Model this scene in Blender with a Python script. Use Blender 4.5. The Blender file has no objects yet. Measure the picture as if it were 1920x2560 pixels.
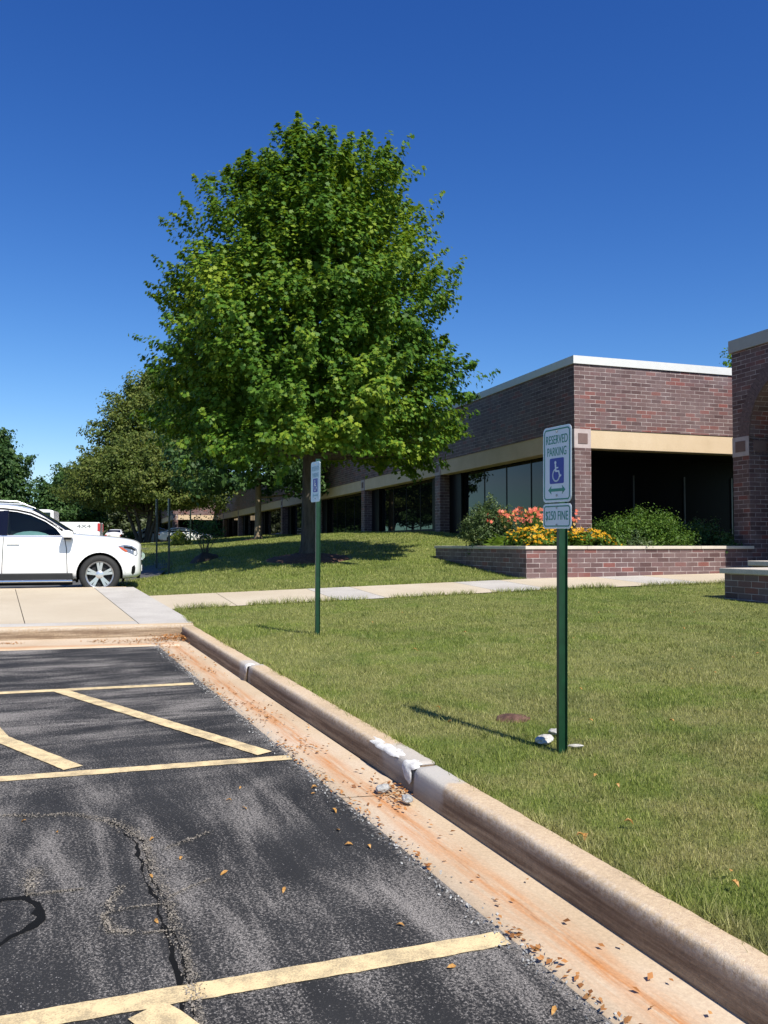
import bpy, bmesh, math, random
import numpy as np
from mathutils import Vector, Matrix, noise
from mathutils.bvhtree import BVHTree

R = math.radians
rng = np.random.default_rng(7)
random.seed(7)
scene = bpy.context.scene
COL = scene.collection

# ------------------------------------------------------------------ camera maths (level frame, camera at 0,0,1.6)
F = 2128.0; PITCH = math.atan(82 / F); CP, SP = math.cos(PITCH), math.sin(PITCH); H = 1.6
def at(px, py, y):
    """point at distance y that the photograph shows at px,py"""
    rx = (px - 960) / F; rz = (1280 - py) / F
    ry = CP - rz * SP; rzz = SP + rz * CP
    t = y / ry
    return Vector((rx * t, y, rzz * t + H))
KA = np.array([-0.41287, 0.91079]); KB = np.array([0.91079, 0.41287]); SU = 0.03338   # kerb frame
def uv2w(u, v, dz=0.0):
    p = KA * u + KB * v
    return Vector((p[0], p[1], SU * u + dz))

# ------------------------------------------------------------------ helpers
def link(o, parent=None):
    COL.objects.link(o)
    if parent is not None:
        o.parent = parent
    return o
def tag(o, label=None, cat=None, group=None, kind=None):
    if label: o['label'] = label
    if cat: o['category'] = cat
    if group: o['group'] = group
    if kind: o['kind'] = kind
    return o
def empty(name, loc, rz=0.0, label=None, cat=None, group=None):
    o = bpy.data.objects.new(name, None); link(o)
    o.location = loc; o.rotation_euler = (0, 0, rz); o.empty_display_size = .2
    return tag(o, label, cat, group)
def box_uv(me):
    if not me.uv_layers:
        me.uv_layers.new(name='UVMap')
    uvl = me.uv_layers[0].data
    vs = me.vertices
    for p in me.polygons:
        n = p.normal
        ax = max(range(3), key=lambda i: abs(n[i]))
        for li in p.loop_indices:
            c = vs[me.loops[li].vertex_index].co
            uvl[li].uv = (c[1], c[2]) if ax == 0 else ((c[0], c[2]) if ax == 1 else (c[0], c[1]))
class MB:
    def __init__(s): s.v = []; s.f = []; s.uv = {}
    def add(s, verts, faces, uvs=None):
        b = len(s.v); s.v += [tuple(v) for v in verts]
        for i, f in enumerate(faces):
            if uvs: s.uv[len(s.f)] = uvs[i]
            s.f.append([b + k for k in f])
        return s
    def box(s, a, b):
        (x0, y0, z0), (x1, y1, z1) = a, b
        v = [(x0,y0,z0),(x1,y0,z0),(x1,y1,z0),(x0,y1,z0),(x0,y0,z1),(x1,y0,z1),(x1,y1,z1),(x0,y1,z1)]
        return s.add(v, [(0,3,2,1),(4,5,6,7),(0,1,5,4),(1,2,6,5),(2,3,7,6),(3,0,4,7)])
    def prism(s, poly, axis, d0, d1):
        """poly: 2-D outline; axis x: (y,z) outline, y: (x,z), z: (x,y)"""
        def mk(p, d): return (d, p[0], p[1]) if axis == 'x' else ((p[0], d, p[1]) if axis == 'y' else (p[0], p[1], d))
        n = len(poly)
        v = [mk(p, d0) for p in poly] + [mk(p, d1) for p in poly]
        f = [list(range(n)), list(range(2*n-1, n-1, -1))] + [(i, (i+1) % n, n+(i+1) % n, n+i) for i in range(n)]
        return s.add(v, f)
    def tube(s, pts, rad, n=8, cap=True):
        pts = [Vector(p) for p in pts]
        if not hasattr(rad, '__len__'): rad = [rad]*len(pts)
        rings = []
        for i, p in enumerate(pts):
            d = (pts[min(i+1, len(pts)-1)] - pts[max(i-1, 0)]).normalized()
            a = d.orthogonal().normalized() if i == 0 else (A - d*A.dot(d)).normalized()
            A = a; b2 = d.cross(a)
            rings.append([p + (a*math.cos(2*math.pi*k/n) + b2*math.sin(2*math.pi*k/n))*rad[i] for k in range(n)])
        v = [q for r in rings for q in r]; f = []
        for i in range(len(pts)-1):
            for k in range(n):
                f.append((i*n+k, i*n+(k+1) % n, (i+1)*n+(k+1) % n, (i+1)*n+k))
        if cap:
            f.append(list(range(n-1, -1, -1))); f.append(list(range((len(pts)-1)*n, len(pts)*n)))
        return s.add(v, f)
    def lathe(s, prof, n=32, axis='y', c=(0,0,0)):
        """prof: (radius, along-axis)"""
        v = []; f = []
        for r_, h in prof:
            for k in range(n):
                t = 2*math.pi*k/n; p = (r_*math.cos(t), h, r_*math.sin(t)) if axis == 'y' else (r_*math.cos(t), r_*math.sin(t), h)
                v.append((p[0]+c[0], p[1]+c[1], p[2]+c[2]))
        for i in range(len(prof)-1):
            for k in range(n):
                f.append((i*n+k, i*n+(k+1) % n, (i+1)*n+(k+1) % n, (i+1)*n+k))
        return s.add(v, f)
    def build(s, name, m, parent=None, smooth=None, bevel=0, uv=True, fix=True, boxuv=True):
        me = bpy.data.meshes.new(name); me.from_pydata(s.v, [], s.f); me.update()
        if fix or bevel:
            bm = bmesh.new(); bm.from_mesh(me)
            if fix: bmesh.ops.recalc_face_normals(bm, faces=bm.faces)
            if bevel:
                bmesh.ops.bevel(bm, geom=[e for e in bm.edges if e.calc_face_angle(0) > .6], offset=bevel, segments=2, affect='EDGES', profile=.5)
            bm.to_mesh(me); bm.free()
        if s.uv and not bevel:
            me.uv_layers.new(name='UVMap'); d = me.uv_layers[0].data
            for i, p in enumerate(me.polygons):
                if i in s.uv:
                    for li, q in zip(p.loop_indices, s.uv[i]): d[li].uv = q
        elif boxuv: box_uv(me)
        if m is not None: me.materials.append(m)
        if smooth is not None:
            me.polygons.foreach_set('use_smooth', [True]*len(me.polygons))
            me.set_sharp_from_angle(angle=R(smooth))
        return link(bpy.data.objects.new(name, me), parent)
def fast_mesh(name, V, k, m, parent=None, attr=None, smooth=False):
    """N faces of k own vertices each; V is (N,k,3)"""
    N = V.shape[0]; me = bpy.data.meshes.new(name)
    me.vertices.add(N*k); me.vertices.foreach_set('co', np.ascontiguousarray(V, dtype=np.float32).ravel())
    me.loops.add(N*k); me.loops.foreach_set('vertex_index', np.arange(N*k, dtype=np.int32))
    me.polygons.add(N); me.polygons.foreach_set('loop_start', np.arange(0, N*k, k, dtype=np.int32))
    try: me.polygons.foreach_set('loop_total', np.full(N, k, dtype=np.int32))
    except Exception: pass
    me.update(calc_edges=True)
    if attr is not None:
        a = me.attributes.new('rnd', 'FLOAT', 'FACE'); a.data.foreach_set('value', attr.astype(np.float32))
    me.materials.append(m)
    return link(bpy.data.objects.new(name, me), parent)
def copy_tree(o, parent=None):
    c = o.copy(); COL.objects.link(c)
    if parent is not None: c.parent = parent
    for ch in list(o.children): copy_tree(ch, c)
    return c

# ------------------------------------------------------------------ materials
class NT:
    def __init__(s, name):
        s.m = bpy.data.materials.new(name); s.m.use_nodes = True; s.t = s.m.node_tree; s.n = s.t.nodes; s.l = s.t.links
        s.b = s.n['Principled BSDF']; s.out = s.n['Material Output']
    def node(s, typ, **k):
        n = s.n.new(typ)
        for a, v in k.items():
            if a.startswith('i_'): n.inputs[a[2:].replace('_', ' ')].default_value = v
            else: setattr(n, a, v)
        return n
    def con(s, a, b): s.l.new(a, b); return s
    def coord(s, kind='Object'):
        return s.node('ShaderNodeTexCoord').outputs[kind]
    def mapping(s, vec, scale=(1,1,1), rot=(0,0,0), loc=(0,0,0)):
        n = s.node('ShaderNodeMapping'); n.inputs['Scale'].default_value = scale; n.inputs['Rotation'].default_value = rot; n.inputs['Location'].default_value = loc
        s.con(vec, n.inputs['Vector']); return n.outputs[0]
    def noise(s, vec, scale, detail=4, rough=.55, dist=0):
        n = s.node('ShaderNodeTexNoise'); n.inputs['Scale'].default_value = scale; n.inputs['Detail'].default_value = detail
        n.inputs['Roughness'].default_value = rough; n.inputs['Distortion'].default_value = dist
        if vec is not None: s.con(vec, n.inputs['Vector'])
        return n.outputs['Fac']
    def ramp(s, fac, stops, interp='LINEAR'):
        n = s.node('ShaderNodeValToRGB'); cr = n.color_ramp; cr.interpolation = interp
        while len(cr.elements) < len(stops): cr.elements.new(.5)
        for e, (p, c) in zip(cr.elements, stops):
            e.position = p; e.color = (c, c, c, 1) if not hasattr(c, '__len__') else (*c, 1)
        s.con(fac, n.inputs['Fac']); return n.outputs['Color']
    def mix(s, fac, a, b, mode='MIX'):
        n = s.node('ShaderNodeMix', data_type='RGBA', blend_type=mode)
        for sock, v in ((n.inputs['Factor'], fac), (n.inputs[6], a), (n.inputs[7], b)):
            if isinstance(v, bpy.types.NodeSocket): s.con(v, sock)
            elif hasattr(v, '__len__'): sock.default_value = (*v, 1)
            else: sock.default_value = v
        return n.outputs[2]
    def math(s, op, a, b=0.0, c=None):
        n = s.node('ShaderNodeMath', operation=op)
        for i, v in enumerate((a, b, c)):
            if v is None: continue
            if isinstance(v, bpy.types.NodeSocket): s.con(v, n.inputs[i])
            else: n.inputs[i].default_value = v
        return n.outputs[0]
    def bump(s, h, strength=.3, dist=.01):
        n = s.node('ShaderNodeBump'); n.inputs['Strength'].default_value = strength; n.inputs['Distance'].default_value = dist
        s.con(h, n.inputs['Height']); s.con(n.outputs[0], s.b.inputs['Normal']); return s
    def base(s, c):
        if isinstance(c, bpy.types.NodeSocket): s.con(c, s.b.inputs['Base Color'])
        else: s.b.inputs['Base Color'].default_value = (*c, 1)
        return s
    def set(s, **k):
        for a, v in k.items(): s.b.inputs[a.replace('_', ' ')].default_value = v
        return s
def plain(name, col, rough=.6, metal=0.0, vary=.12, scale=6, **k):
    t = NT(name); f = t.noise(t.coord(), scale, 5)
    lo = tuple(c*(1-vary) for c in col); hi = tuple(min(1, c*(1+vary)) for c in col)
    t.base(t.ramp(f, [(.3, lo), (.7, hi)])).set(Roughness=rough, Metallic=metal, **k)
    return t.m
def mat_brick():
    t = NT('brick'); uv = t.coord('UV')
    b = t.node('ShaderNodeTexBrick'); t.con(uv, b.inputs['Vector'])
    b.offset = .5; b.squash = 1.0
    for k, v in (('Scale', 1.0), ('Mortar Size', .0055), ('Mortar Smooth', .2), ('Bias', 0.0), ('Brick Width', .305), ('Row Height', .1016)): b.inputs[k].default_value = v
    b.inputs['Color1'].default_value = (0,0,0,1); b.inputs['Color2'].default_value = (1,1,1,1); b.inputs['Mortar'].default_value = (.5,.5,.5,1)
    brick = t.ramp(b.outputs['Color'], [(0, (.070,.034,.034)), (.25, (.105,.058,.056)), (.5, (.142,.086,.082)), (.75, (.118,.070,.072)), (.90, (.17,.060,.050)), (1, (.19,.060,.050))])
    big = t.noise(t.mapping(uv, (1,1,1)), .9, 5, .6)
    fine = t.noise(t.mapping(uv, (1,2.2,1)), 24, 6, .7)
    brick = t.mix(t.ramp(big, [(.48, 0.), (.8, .5)]), brick, (.24,.195,.20))
    brick = t.mix(.5, brick, t.ramp(fine, [(.25, (.3,.3,.3)), (.8, (.75,.75,.75))]), 'OVERLAY')
    mortar = t.mix(t.ramp(t.noise(uv, 3.0, 3), [(.35, 0.), (.6, 1.)]), (.52,.46,.44), (.25,.19,.185))
    t.base(t.mix(b.outputs['Fac'], brick, mortar)).set(Roughness=.62)
    h = t.math('SUBTRACT', t.math('MULTIPLY', fine, .25), b.outputs['Fac'])
    t.bump(h, .5, .006); return t.m
def mat_concrete(name, c0, c1, c2, scale=1.2, spot=.25, bump=.25, axis=(1,1,1)):
    t = NT(name); o = t.coord()
    big = t.noise(t.mapping(o, axis), scale, 6, .6); fine = t.noise(o, 60, 4, .7); grit = t.noise(o, 240, 2, .6)
    col = t.ramp(big, [(.28, c0), (.5, c1), (.72, c2)])
    col = t.mix(spot, col, t.ramp(fine, [(.25, (.12,.12,.12)), (.55, (.5,.5,.5)), (.8, (.85,.85,.85))]), 'OVERLAY')
    col = t.mix(.3, col, t.ramp(grit, [(.3, .25), (.65, .7)]), 'OVERLAY')
    t.base(col).set(Roughness=.85); t.bump(t.math('ADD', fine, t.math('MULTIPLY', grit, .6)), bump, .004); return t.m
def mat_gutter():
    t = NT('gutter_concrete'); uv = t.coord('UV'); o = t.coord()
    sep = t.node('ShaderNodeSeparateXYZ'); t.con(uv, sep.inputs[0]); v = sep.outputs['Y']
    wob = t.noise(t.mapping(uv, (1.3, 0, 0)), 1.0, 3)
    streak = t.noise(t.mapping(uv, (2.2, 22, 1)), 1.0, 6, .65); fine = t.noise(o, 70, 4, .7)
    d = t.math('ABSOLUTE', t.math('SUBTRACT', v, t.math('MULTIPLY_ADD', wob, .16, .15)))
    band = t.math('MULTIPLY', t.ramp(d, [(0., 1.), (.045, .65), (.14, 0.)]), t.ramp(streak, [(.34, 0.), (.62, 1.)]))
    big = t.noise(o, 1.1, 5)
    col = t.ramp(big, [(.3, (.45,.335,.22)), (.5, (.52,.405,.28)), (.7, (.57,.465,.35))])
    col = t.mix(t.math('MULTIPLY', band, .95), col, (.48,.19,.05))
    dark = t.math('MULTIPLY', t.ramp(d, [(0., 1.), (.03, 0.)]), t.ramp(t.noise(t.mapping(uv, (5,40,1)), 1.0, 5, .7), [(.5, 0.), (.66, 1.)]))
    col = t.mix(t.math('MULTIPLY', dark, .6), col, (.20,.09,.035))
    col = t.mix(.3, col, t.ramp(fine, [(.25, .15), (.55, .5), (.8, .85)]), 'OVERLAY')
    t.base(col).set(Roughness=.85); t.bump(fine, .25, .004); return t.m
def mat_kerb():
    t = NT('kerb_concrete'); uv = t.coord('UV'); o = t.coord()
    sep = t.node('ShaderNodeSeparateXYZ'); t.con(uv, sep.inputs[0]); v = sep.outputs['Y']
    big = t.noise(o, 1.4, 6); fine = t.noise(o, 55, 5, .75); grit = t.noise(o, 190, 2, .6)
    col = t.ramp(big, [(.3, (.47,.35,.22)), (.5, (.545,.415,.27)), (.72, (.59,.47,.33))])
    st = t.noise(t.mapping(uv, (1.2, 26, 1)), 1.0, 6, .7)
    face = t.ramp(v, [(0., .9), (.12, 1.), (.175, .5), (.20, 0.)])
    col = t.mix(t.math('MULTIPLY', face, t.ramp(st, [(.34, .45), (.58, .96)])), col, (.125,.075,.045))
    pit = t.math('MULTIPLY', t.ramp(v, [(.13, 0.), (.17, 1.), (.205, .9), (.235, 0.)]), t.ramp(t.noise(o, 34, 4, .8), [(.42, 0.), (.56, 1.)]))
    col = t.mix(t.math('MULTIPLY', pit, .4), col, (.58,.53,.47))
    col = t.mix(.4, col, t.ramp(fine, [(.25, .12), (.55, .5), (.8, .88)]), 'OVERLAY')
    u = sep.outputs['X']; wn = t.math('MULTIPLY', t.math('SUBTRACT', t.noise(o, 5, 4), .5), .35)
    for uc, hw in ((4.62, .42), (8.28, .22), (4.35, .2)):
        dd = t.math('ADD', t.math('ABSOLUTE', t.math('SUBTRACT', u, uc)), wn)
        k = t.math('MULTIPLY', t.ramp(t.math('DIVIDE', dd, hw), [(.7, .8), (1.0, 0.)]), t.ramp(v, [(.08, .25), (.16, 1.)]))
        col = t.mix(k, col, (.45,.425,.385))
    t.base(col).set(Roughness=.88); t.bump(t.math('ADD', fine, t.math('MULTIPLY', grit, .5)), .5, .008); return t.m
def mat_asphalt():
    t = NT('asphalt'); uv = t.coord('UV')    # uv in metres along / across the kerb
    sep = t.node('ShaderNodeSeparateXYZ'); t.con(uv, sep.inputs[0])
    wa = t.noise(t.mapping(uv, (.42, 2.3, 1), (0,0,.20)), 1.5, 6, .65, .5)      # wheel wear running in and out of the stalls
    wb = t.noise(t.mapping(uv, (2.6, .55, 1), (0,0,.06)), 1.7, 6, .68, .4)      # scuffs across the stalls further up
    far = t.ramp(t.math('MULTIPLY', sep.outputs['X'], .1), [(.47, 0.), (.66, 1.)])
    st = t.math('ADD', t.math('MULTIPLY', wa, t.math('SUBTRACT', 1.0, far)), t.math('MULTIPLY', wb, far))
    big = t.noise(t.mapping(uv, (1.0, 1.2, 1)), .75, 3, .5, .6)
    fine = t.noise(uv, 85, 5, .8); g1 = t.noise(uv, 190, 2, .6)
    vo = t.node('ShaderNodeTexVoronoi'); vo.inputs['Scale'].default_value = 130; t.con(uv, vo.inputs['Vector'])
    cs = t.node('ShaderNodeSeparateColor'); t.con(vo.outputs['Color'], cs.inputs[0])
    m = t.math('MULTIPLY_ADD', st, .75, t.math('MULTIPLY', big, .38))
    m = t.math('ADD', m, t.math('MULTIPLY', t.math('SUBTRACT', fine, .5), 1.0)); m = t.math('ADD', m, t.math('MULTIPLY', t.math('SUBTRACT', cs.outputs[0], .5), .10))
    worn = t.ramp(m, [(.55, 0.), (.61, .30), (.68, .75), (.78, 1.)])
    dark = t.ramp(t.noise(uv, 1.7, 5), [(.3, (.016,.016,.0165)), (.7, (.027,.027,.0275))])
    light = t.mix(t.ramp(g1, [(.36, 0.), (.64, 1.)]), (.055,.053,.050), (.42,.385,.35))
    col = t.mix(worn, dark, light)
    stone = t.math('MULTIPLY', t.ramp(cs.outputs[1], [(.93, 0.), (.96, 1.)]), t.ramp(vo.outputs['Distance'], [(.15, 1.), (.42, 0.)]))
    col = t.mix(t.math('MULTIPLY', stone, .65), col, (.45,.43,.41))
    e = t.math('ADD', t.math('MULTIPLY', t.math('ABSOLUTE', t.math('SUBTRACT', sep.outputs['Y'], 1.82)), -3.2), t.math('MULTIPLY', t.math('SUBTRACT', t.noise(uv, 28, 4, .7), .5), 1.6))
    col = t.mix(t.ramp(t.math('ADD', e, .30), [(.12, 0.), (.4, .75)]), col, light)
    rock = t.noise(uv, 110, 3, .65)
    t.base(col).set(Roughness=.85); t.b.inputs['Specular IOR Level'].default_value = .3; t.bump(rock, .55, .006); return t.m
def mat_paint(name, c, seed=0.0):
    t = NT(name); o = t.coord()
    n = t.noise(t.mapping(o, (1,1,1), loc=(seed,0,0)), 9, 6, .7); f = t.noise(o, 150, 2, .6)
    wear = t.ramp(t.math('MULTIPLY_ADD', f, .35, t.math('MULTIPLY', n, .65)), [(.46, 0.), (.60, .8)])
    col = t.mix(wear, c, (.20,.165,.11)); col = t.mix(t.ramp(n, [(.3, 0.), (.7, .4)]), col, tuple(x*.75 for x in c))
    t.base(col).set(Roughness=.75); t.bump(f, .4, .004); return t.m
def mat_leaf(name, dark, mid, light, nscale=.5, transl=.35, spec=.35):
    t = NT(name)
    a = t.node('ShaderNodeAttribute', attribute_name='rnd').outputs['Fac']
    n = t.noise(t.coord(), nscale, 3)
    f = t.math('MULTIPLY_ADD', n, .95, t.math('MULTIPLY_ADD', a, .42, -.18))
    col = t.ramp(f, [(.2, dark), (.5, mid), (.8, light)])
    t.base(col).set(Roughness=.5); t.b.inputs['Specular IOR Level'].default_value = spec
    tr = t.node('ShaderNodeBsdfTranslucent'); t.con(t.mix(.5, col, (light[0]*1.2, light[1]*1.35, light[2]*.5)), tr.inputs['Color'])
    ms = t.node('ShaderNodeMixShader'); ms.inputs[0].default_value = transl
    t.con(t.b.outputs[0], ms.inputs[1]); t.con(tr.outputs[0], ms.inputs[2]); t.con(ms.outputs[0], t.out.inputs['Surface'])
    return t.m
def mat_grass(name, blade=True):
    t = NT(name); o = t.node('ShaderNodeNewGeometry').outputs['Position']
    big = t.noise(o, .42, 5, .6, .4); med = t.noise(o, 2.6, 4, .6)
    dry = t.ramp(t.math('MULTIPLY_ADD', med, .40, t.math('MULTIPLY', big, .7)), [(.47, 0.), (.56, .8), (.64, 1.)])
    sep = t.node('ShaderNodeSeparateXYZ'); t.con(o, sep.inputs[0])
    near = t.ramp(t.math('MULTIPLY', sep.outputs['Y'], .04), [(.08, 1.), (.32, .5), (.8, .22)])
    dry = t.math('MULTIPLY', dry, near)
    if blade:
        a = t.node('ShaderNodeAttribute', attribute_name='rnd').outputs['Fac']
        g = t.ramp(a, [(0., (.12,.155,.032)), (.5, (.235,.285,.062)), (.85, (.32,.35,.10)), (1., (.48,.44,.22))])
        d = t.ramp(a, [(0., (.22,.19,.07)), (.5, (.40,.35,.165)), (1., (.62,.54,.32))])
    else:
        a = t.noise(o, 45, 5, .7)
        g = t.ramp(a, [(.3, (.10,.13,.03)), (.7, (.18,.22,.055))]); d = t.ramp(a, [(.3, (.19,.155,.07)), (.7, (.36,.30,.16))])
    col = t.mix(t.math('MULTIPLY', dry, .85), g, d)
    v1 = t.noise(t.mapping(o, (1,1,1), loc=(7,3,0)), 1.1, 5, .65, .5); v2 = t.noise(o, 5.5, 4, .7)
    col = t.mix(1.0, col, t.ramp(t.math('MULTIPLY_ADD', v2, .45, t.math('MULTIPLY', v1, .6)), [(.38, (.66,.74,.60)), (.52, (.98,1.0,.88)), (.66, (1.12,1.12,1.0))]), 'MULTIPLY')
    t.base(col).set(Roughness=.6); t.b.inputs['Specular IOR Level'].default_value = .25
    if blade:
        tr = t.node('ShaderNodeBsdfTranslucent'); t.con(col, tr.inputs['Color'])
        ms = t.node('ShaderNodeMixShader'); ms.inputs[0].default_value = .3
        t.con(t.b.outputs[0], ms.inputs[1]); t.con(tr.outputs[0], ms.inputs[2]); t.con(ms.outputs[0], t.out.inputs['Surface'])
    else: t.bump(a, .8, .03)
    return t.m
def mat_bark(name, c0, c1, sz=14):
    t = NT(name); o = t.coord()
    n = t.noise(t.mapping(o, (1,1,.18)), sz, 6, .7, .4)
    t.base(t.ramp(n, [(.3, c0), (.65, c1)])).set(Roughness=.9); t.bump(n, .9, .03); return t.m
def glassy(name, col, rough=.03, ior=1.5, **k):
    t = NT(name); t.base(t.ramp(t.noise(t.coord(), 2, 2), [(.3, col), (.7, tuple(c*1.25+.001 for c in col))])).set(Roughness=rough, IOR=ior, **k); return t.m
def emissive_none(): pass

M = dict(
    brick=mat_brick(), asphalt=mat_asphalt(), gutter=mat_gutter(), kerb=mat_kerb(),
    sidewalk=mat_concrete('sidewalk_concrete', (.46,.385,.28), (.50,.425,.315), (.54,.47,.36), .7, .12, .12),
    band=mat_concrete('grey_concrete', (.40,.37,.33), (.46,.43,.39), (.52,.49,.44), 1.5, .2, .15),
    stone=mat_concrete('coping_stone', (.46,.41,.34), (.56,.50,.42), (.62,.57,.49), 2.5, .25, .2),
    fascia=mat_concrete('fascia_panel', (.52,.40,.26), (.58,.45,.30), (.62,.49,.34), 1.2, .08, .08),
    white_patch=mat_concrete('white_mortar', (.50,.485,.46), (.66,.645,.615), (.74,.725,.70), 14, .4, .5),
    square_frame=plain('pale_stone', (.42,.35,.34), .7), square=plain('brown_tile', (.16,.10,.09), .6),
    cap=plain('white_metal_cap', (.62,.62,.60), .4, vary=.04), cap_shaded=plain('shaded_metal_cap', (.34,.335,.32), .5, vary=.05), dark=plain('dark_bronze', (.010,.010,.010), .5, Specular_IOR_Level=.25),
    black=plain('black_panel', (.005,.005,.006), .4, Specular_IOR_Level=.12), mullion=plain('grey_mullion', (.20,.20,.20), .4, .6),
    glass=glassy('window_glass', (.004,.005,.006), .015, 1.33),
    paint=mat_paint('yellow_paint', (.72,.56,.31)), leaf=mat_leaf('maple_leaf', (.030,.080,.012), (.078,.170,.020), (.25,.32,.032), .30, .32, .15),
    bark=mat_bark('maple_bark', (.030,.024,.019), (.10,.082,.066)), bark_tan=mat_bark('tan_bark', (.13,.095,.055), (.27,.21,.13), 9),
    olive=mat_leaf('olive_leaf', (.042,.070,.015), (.098,.136,.030), (.20,.22,.058), .5, .3, .15),
    deep=mat_leaf('deep_leaf', (.020,.050,.016), (.047,.098,.028), (.09,.16,.046), .5, .25, .2),
    far=mat_leaf('far_leaf', (.03,.045,.018), (.06,.08,.03), (.10,.12,.05), .5, .25),
    shrub=mat_leaf('shrub_leaf', (.026,.056,.016), (.066,.108,.034), (.16,.20,.085), 3, .25, .25), yew=mat_leaf('yew_leaf', (.022,.052,.008), (.058,.122,.015), (.14,.225,.035), 3, .25, .2),
    lime=mat_leaf('lime_leaf', (.08,.12,.015), (.17,.22,.03), (.30,.33,.06), 3, .35), strap=mat_leaf('strap_leaf', (.05,.10,.015), (.11,.20,.03), (.24,.34,.08), 3, .35),
    coral=mat_leaf('coral_petal', (.55,.09,.05), (.72,.16,.10), (.80,.28,.18), 6, .3), gold=mat_leaf('gold_petal', (.62,.28,.008), (.82,.42,.012), (.90,.55,.02), 6, .3),
    cone=plain('seed_cone', (.03,.015,.008), .8), bud=mat_leaf('bud', (.5,.3,.08), (.65,.42,.14), (.7,.5,.2), 6, .3),
    turf=mat_grass('turf_soil', False), blade=mat_grass('grass_blade'),
    mulch=mat_concrete('mulch', (.05,.022,.014), (.11,.052,.034), (.20,.11,.075), 18, .5, .9), soil=mat_concrete('soil', (.025,.017,.011), (.045,.03,.02), (.07,.05,.035), 8, .4, .8),
    litter=mat_leaf('dry_leaf', (.20,.08,.03), (.38,.165,.055), (.52,.29,.12), 5, .15, .2), dryleaf=mat_leaf('fallen_leaf', (.40,.20,.05), (.58,.33,.10), (.66,.45,.18), 5, .15),
    rock=mat_concrete('white_stone', (.34,.32,.28), (.48,.46,.42), (.58,.56,.52), 6, .4, .5), grey_rock=mat_concrete('grey_stone', (.25,.25,.24), (.36,.36,.35), (.44,.43,.41), 6, .4, .5),
    post=plain('green_post', (.004,.034,.014), .38, 0.0, .25, 20), dark_post=plain('dark_green_post', (.010,.022,.016), .45, 0., .2, 20),
    sign_white=plain('sign_white', (.74,.80,.80), .45, vary=.03), sign_green=plain('sign_green', (.01,.25,.15), .5, vary=.1), sign_blue=plain('sign_blue', (.006,.022,.30), .45, vary=.05),
    sign_faded=plain('sign_faded_text', (.22,.42,.48), .5, vary=.1), sign_pale=plain('sign_faded_face', (.50,.68,.74), .45, vary=.03), sign_metal=plain('sign_aluminium', (.62,.64,.64), .35, .6, .05), bolt=plain('bolt_steel', (.35,.35,.34), .4, .8),
    car_white=plain('car_white_paint', (.80,.80,.79), .22, vary=.01, Coat_Weight=.6, Coat_Roughness=.04), car_silver=plain('car_silver_paint', (.42,.43,.45), .25, .5, .02, Coat_Weight=.5), 
    trim=plain('black_trim', (.006,.006,.007), .55, Specular_IOR_Level=.2), tyre=plain('tyre_rubber', (.018,.018,.018), .75, vary=.2, scale=30), alloy=plain('alloy', (.62,.63,.64), .28, .75, .04),
    car_glass=glassy('car_glass', (.004,.004,.010), .02, 1.5), cladding=plain('grey_cladding', (.020,.021,.022), .6, Specular_IOR_Level=.25), chrome=plain('chrome', (.8,.8,.8), .12, 1., .02),
    interior=plain('car_interior', (.02,.02,.022), .7), pane_reflection=plain('pale_reflection', (.55,.62,.62), .6), red=plain('tail_lamp_red', (.45,.012,.02), .2, Coat_Weight=.6), amber=plain('amber_lens', (.55,.10,.03), .2), 
    lamp=plain('headlamp', (.30,.31,.32), .12, .6, .3, 25), decal=plain('grey_decal', (.10,.10,.10), .5), plate=plain('plate', (.7,.7,.7), .5), grey=plain('galvanised', (.22,.23,.23), .5, .3),
)
# tinted pane one can see through
def mat_pane():
    t = NT('clear_tinted_pane'); tr = t.node('ShaderNodeBsdfTransparent'); tr.inputs[0].default_value = (.42,.58,.58,1)
    gl = t.node('ShaderNodeBsdfGlossy'); gl.inputs['Roughness'].default_value = .02
    fr = t.node('ShaderNodeFresnel'); fr.inputs[0].default_value = 1.5
    ms = t.node('ShaderNodeMixShader'); t.con(fr.outputs[0], ms.inputs[0]); t.con(tr.outputs[0], ms.inputs[1]); t.con(gl.outputs[0], ms.inputs[2]); t.con(ms.outputs[0], t.out.inputs['Surface'])
    return t.m
M['pane'] = mat_pane()

# ------------------------------------------------------------------ terrain surface T(x,y)
BO = Vector((4.79, 21.3, 0)); BA = R(18.72); BC, BS = math.cos(BA), math.sin(BA)
def b2w(x, y, z=0.0): return Vector((BO.x + BC*x - BS*y, BO.y + BS*x + BC*y, z))
def low_y(x): return 15.48 + .339*(x - 3.12)
def up_y(x): return 17.6 + .339*(x - 2.94)
def interp(x, tab): return float(np.interp(x, [a for a, _ in tab], [b for _, b in tab]))
LOWZ = [(-3.3,.60), (3.12,.80), (6.62,.864), (14,.98)]
UPZ = [(-4.3,.69), (2.94,.90), (7.65,.96), (14,1.03)]
SLAB_Z = lambda x, y: .53 + .0415*((-.41287*x + .91079*y) - 11.41)
ctrl = []
for u in np.linspace(-8, 11.4, 14): w = uv2w(u, 2.37, .135); ctrl.append(tuple(w))
for u in np.linspace(-8, 10.5, 6):
    for v in (1.5, -3, -10, -25): w = uv2w(u, v, 0); ctrl.append(tuple(w))
ctrl += [(1.07,5.15,.36), (-.74,9.68,.596), (5.67,14.2,.70), (6.5,11.8,.66), (14,8,.6), (14,0,.3), (14,-8,.1), (5,2,.30), (3.2,9.5,.58), (6.5,6,.46)]
for x in np.linspace(-3.3, 14, 9): ctrl.append((x, low_y(x), interp(x, LOWZ) - .015))
for x in np.linspace(-4.25, 14, 9): ctrl.append((x, up_y(x), interp(x, UPZ) - .015))
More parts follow.
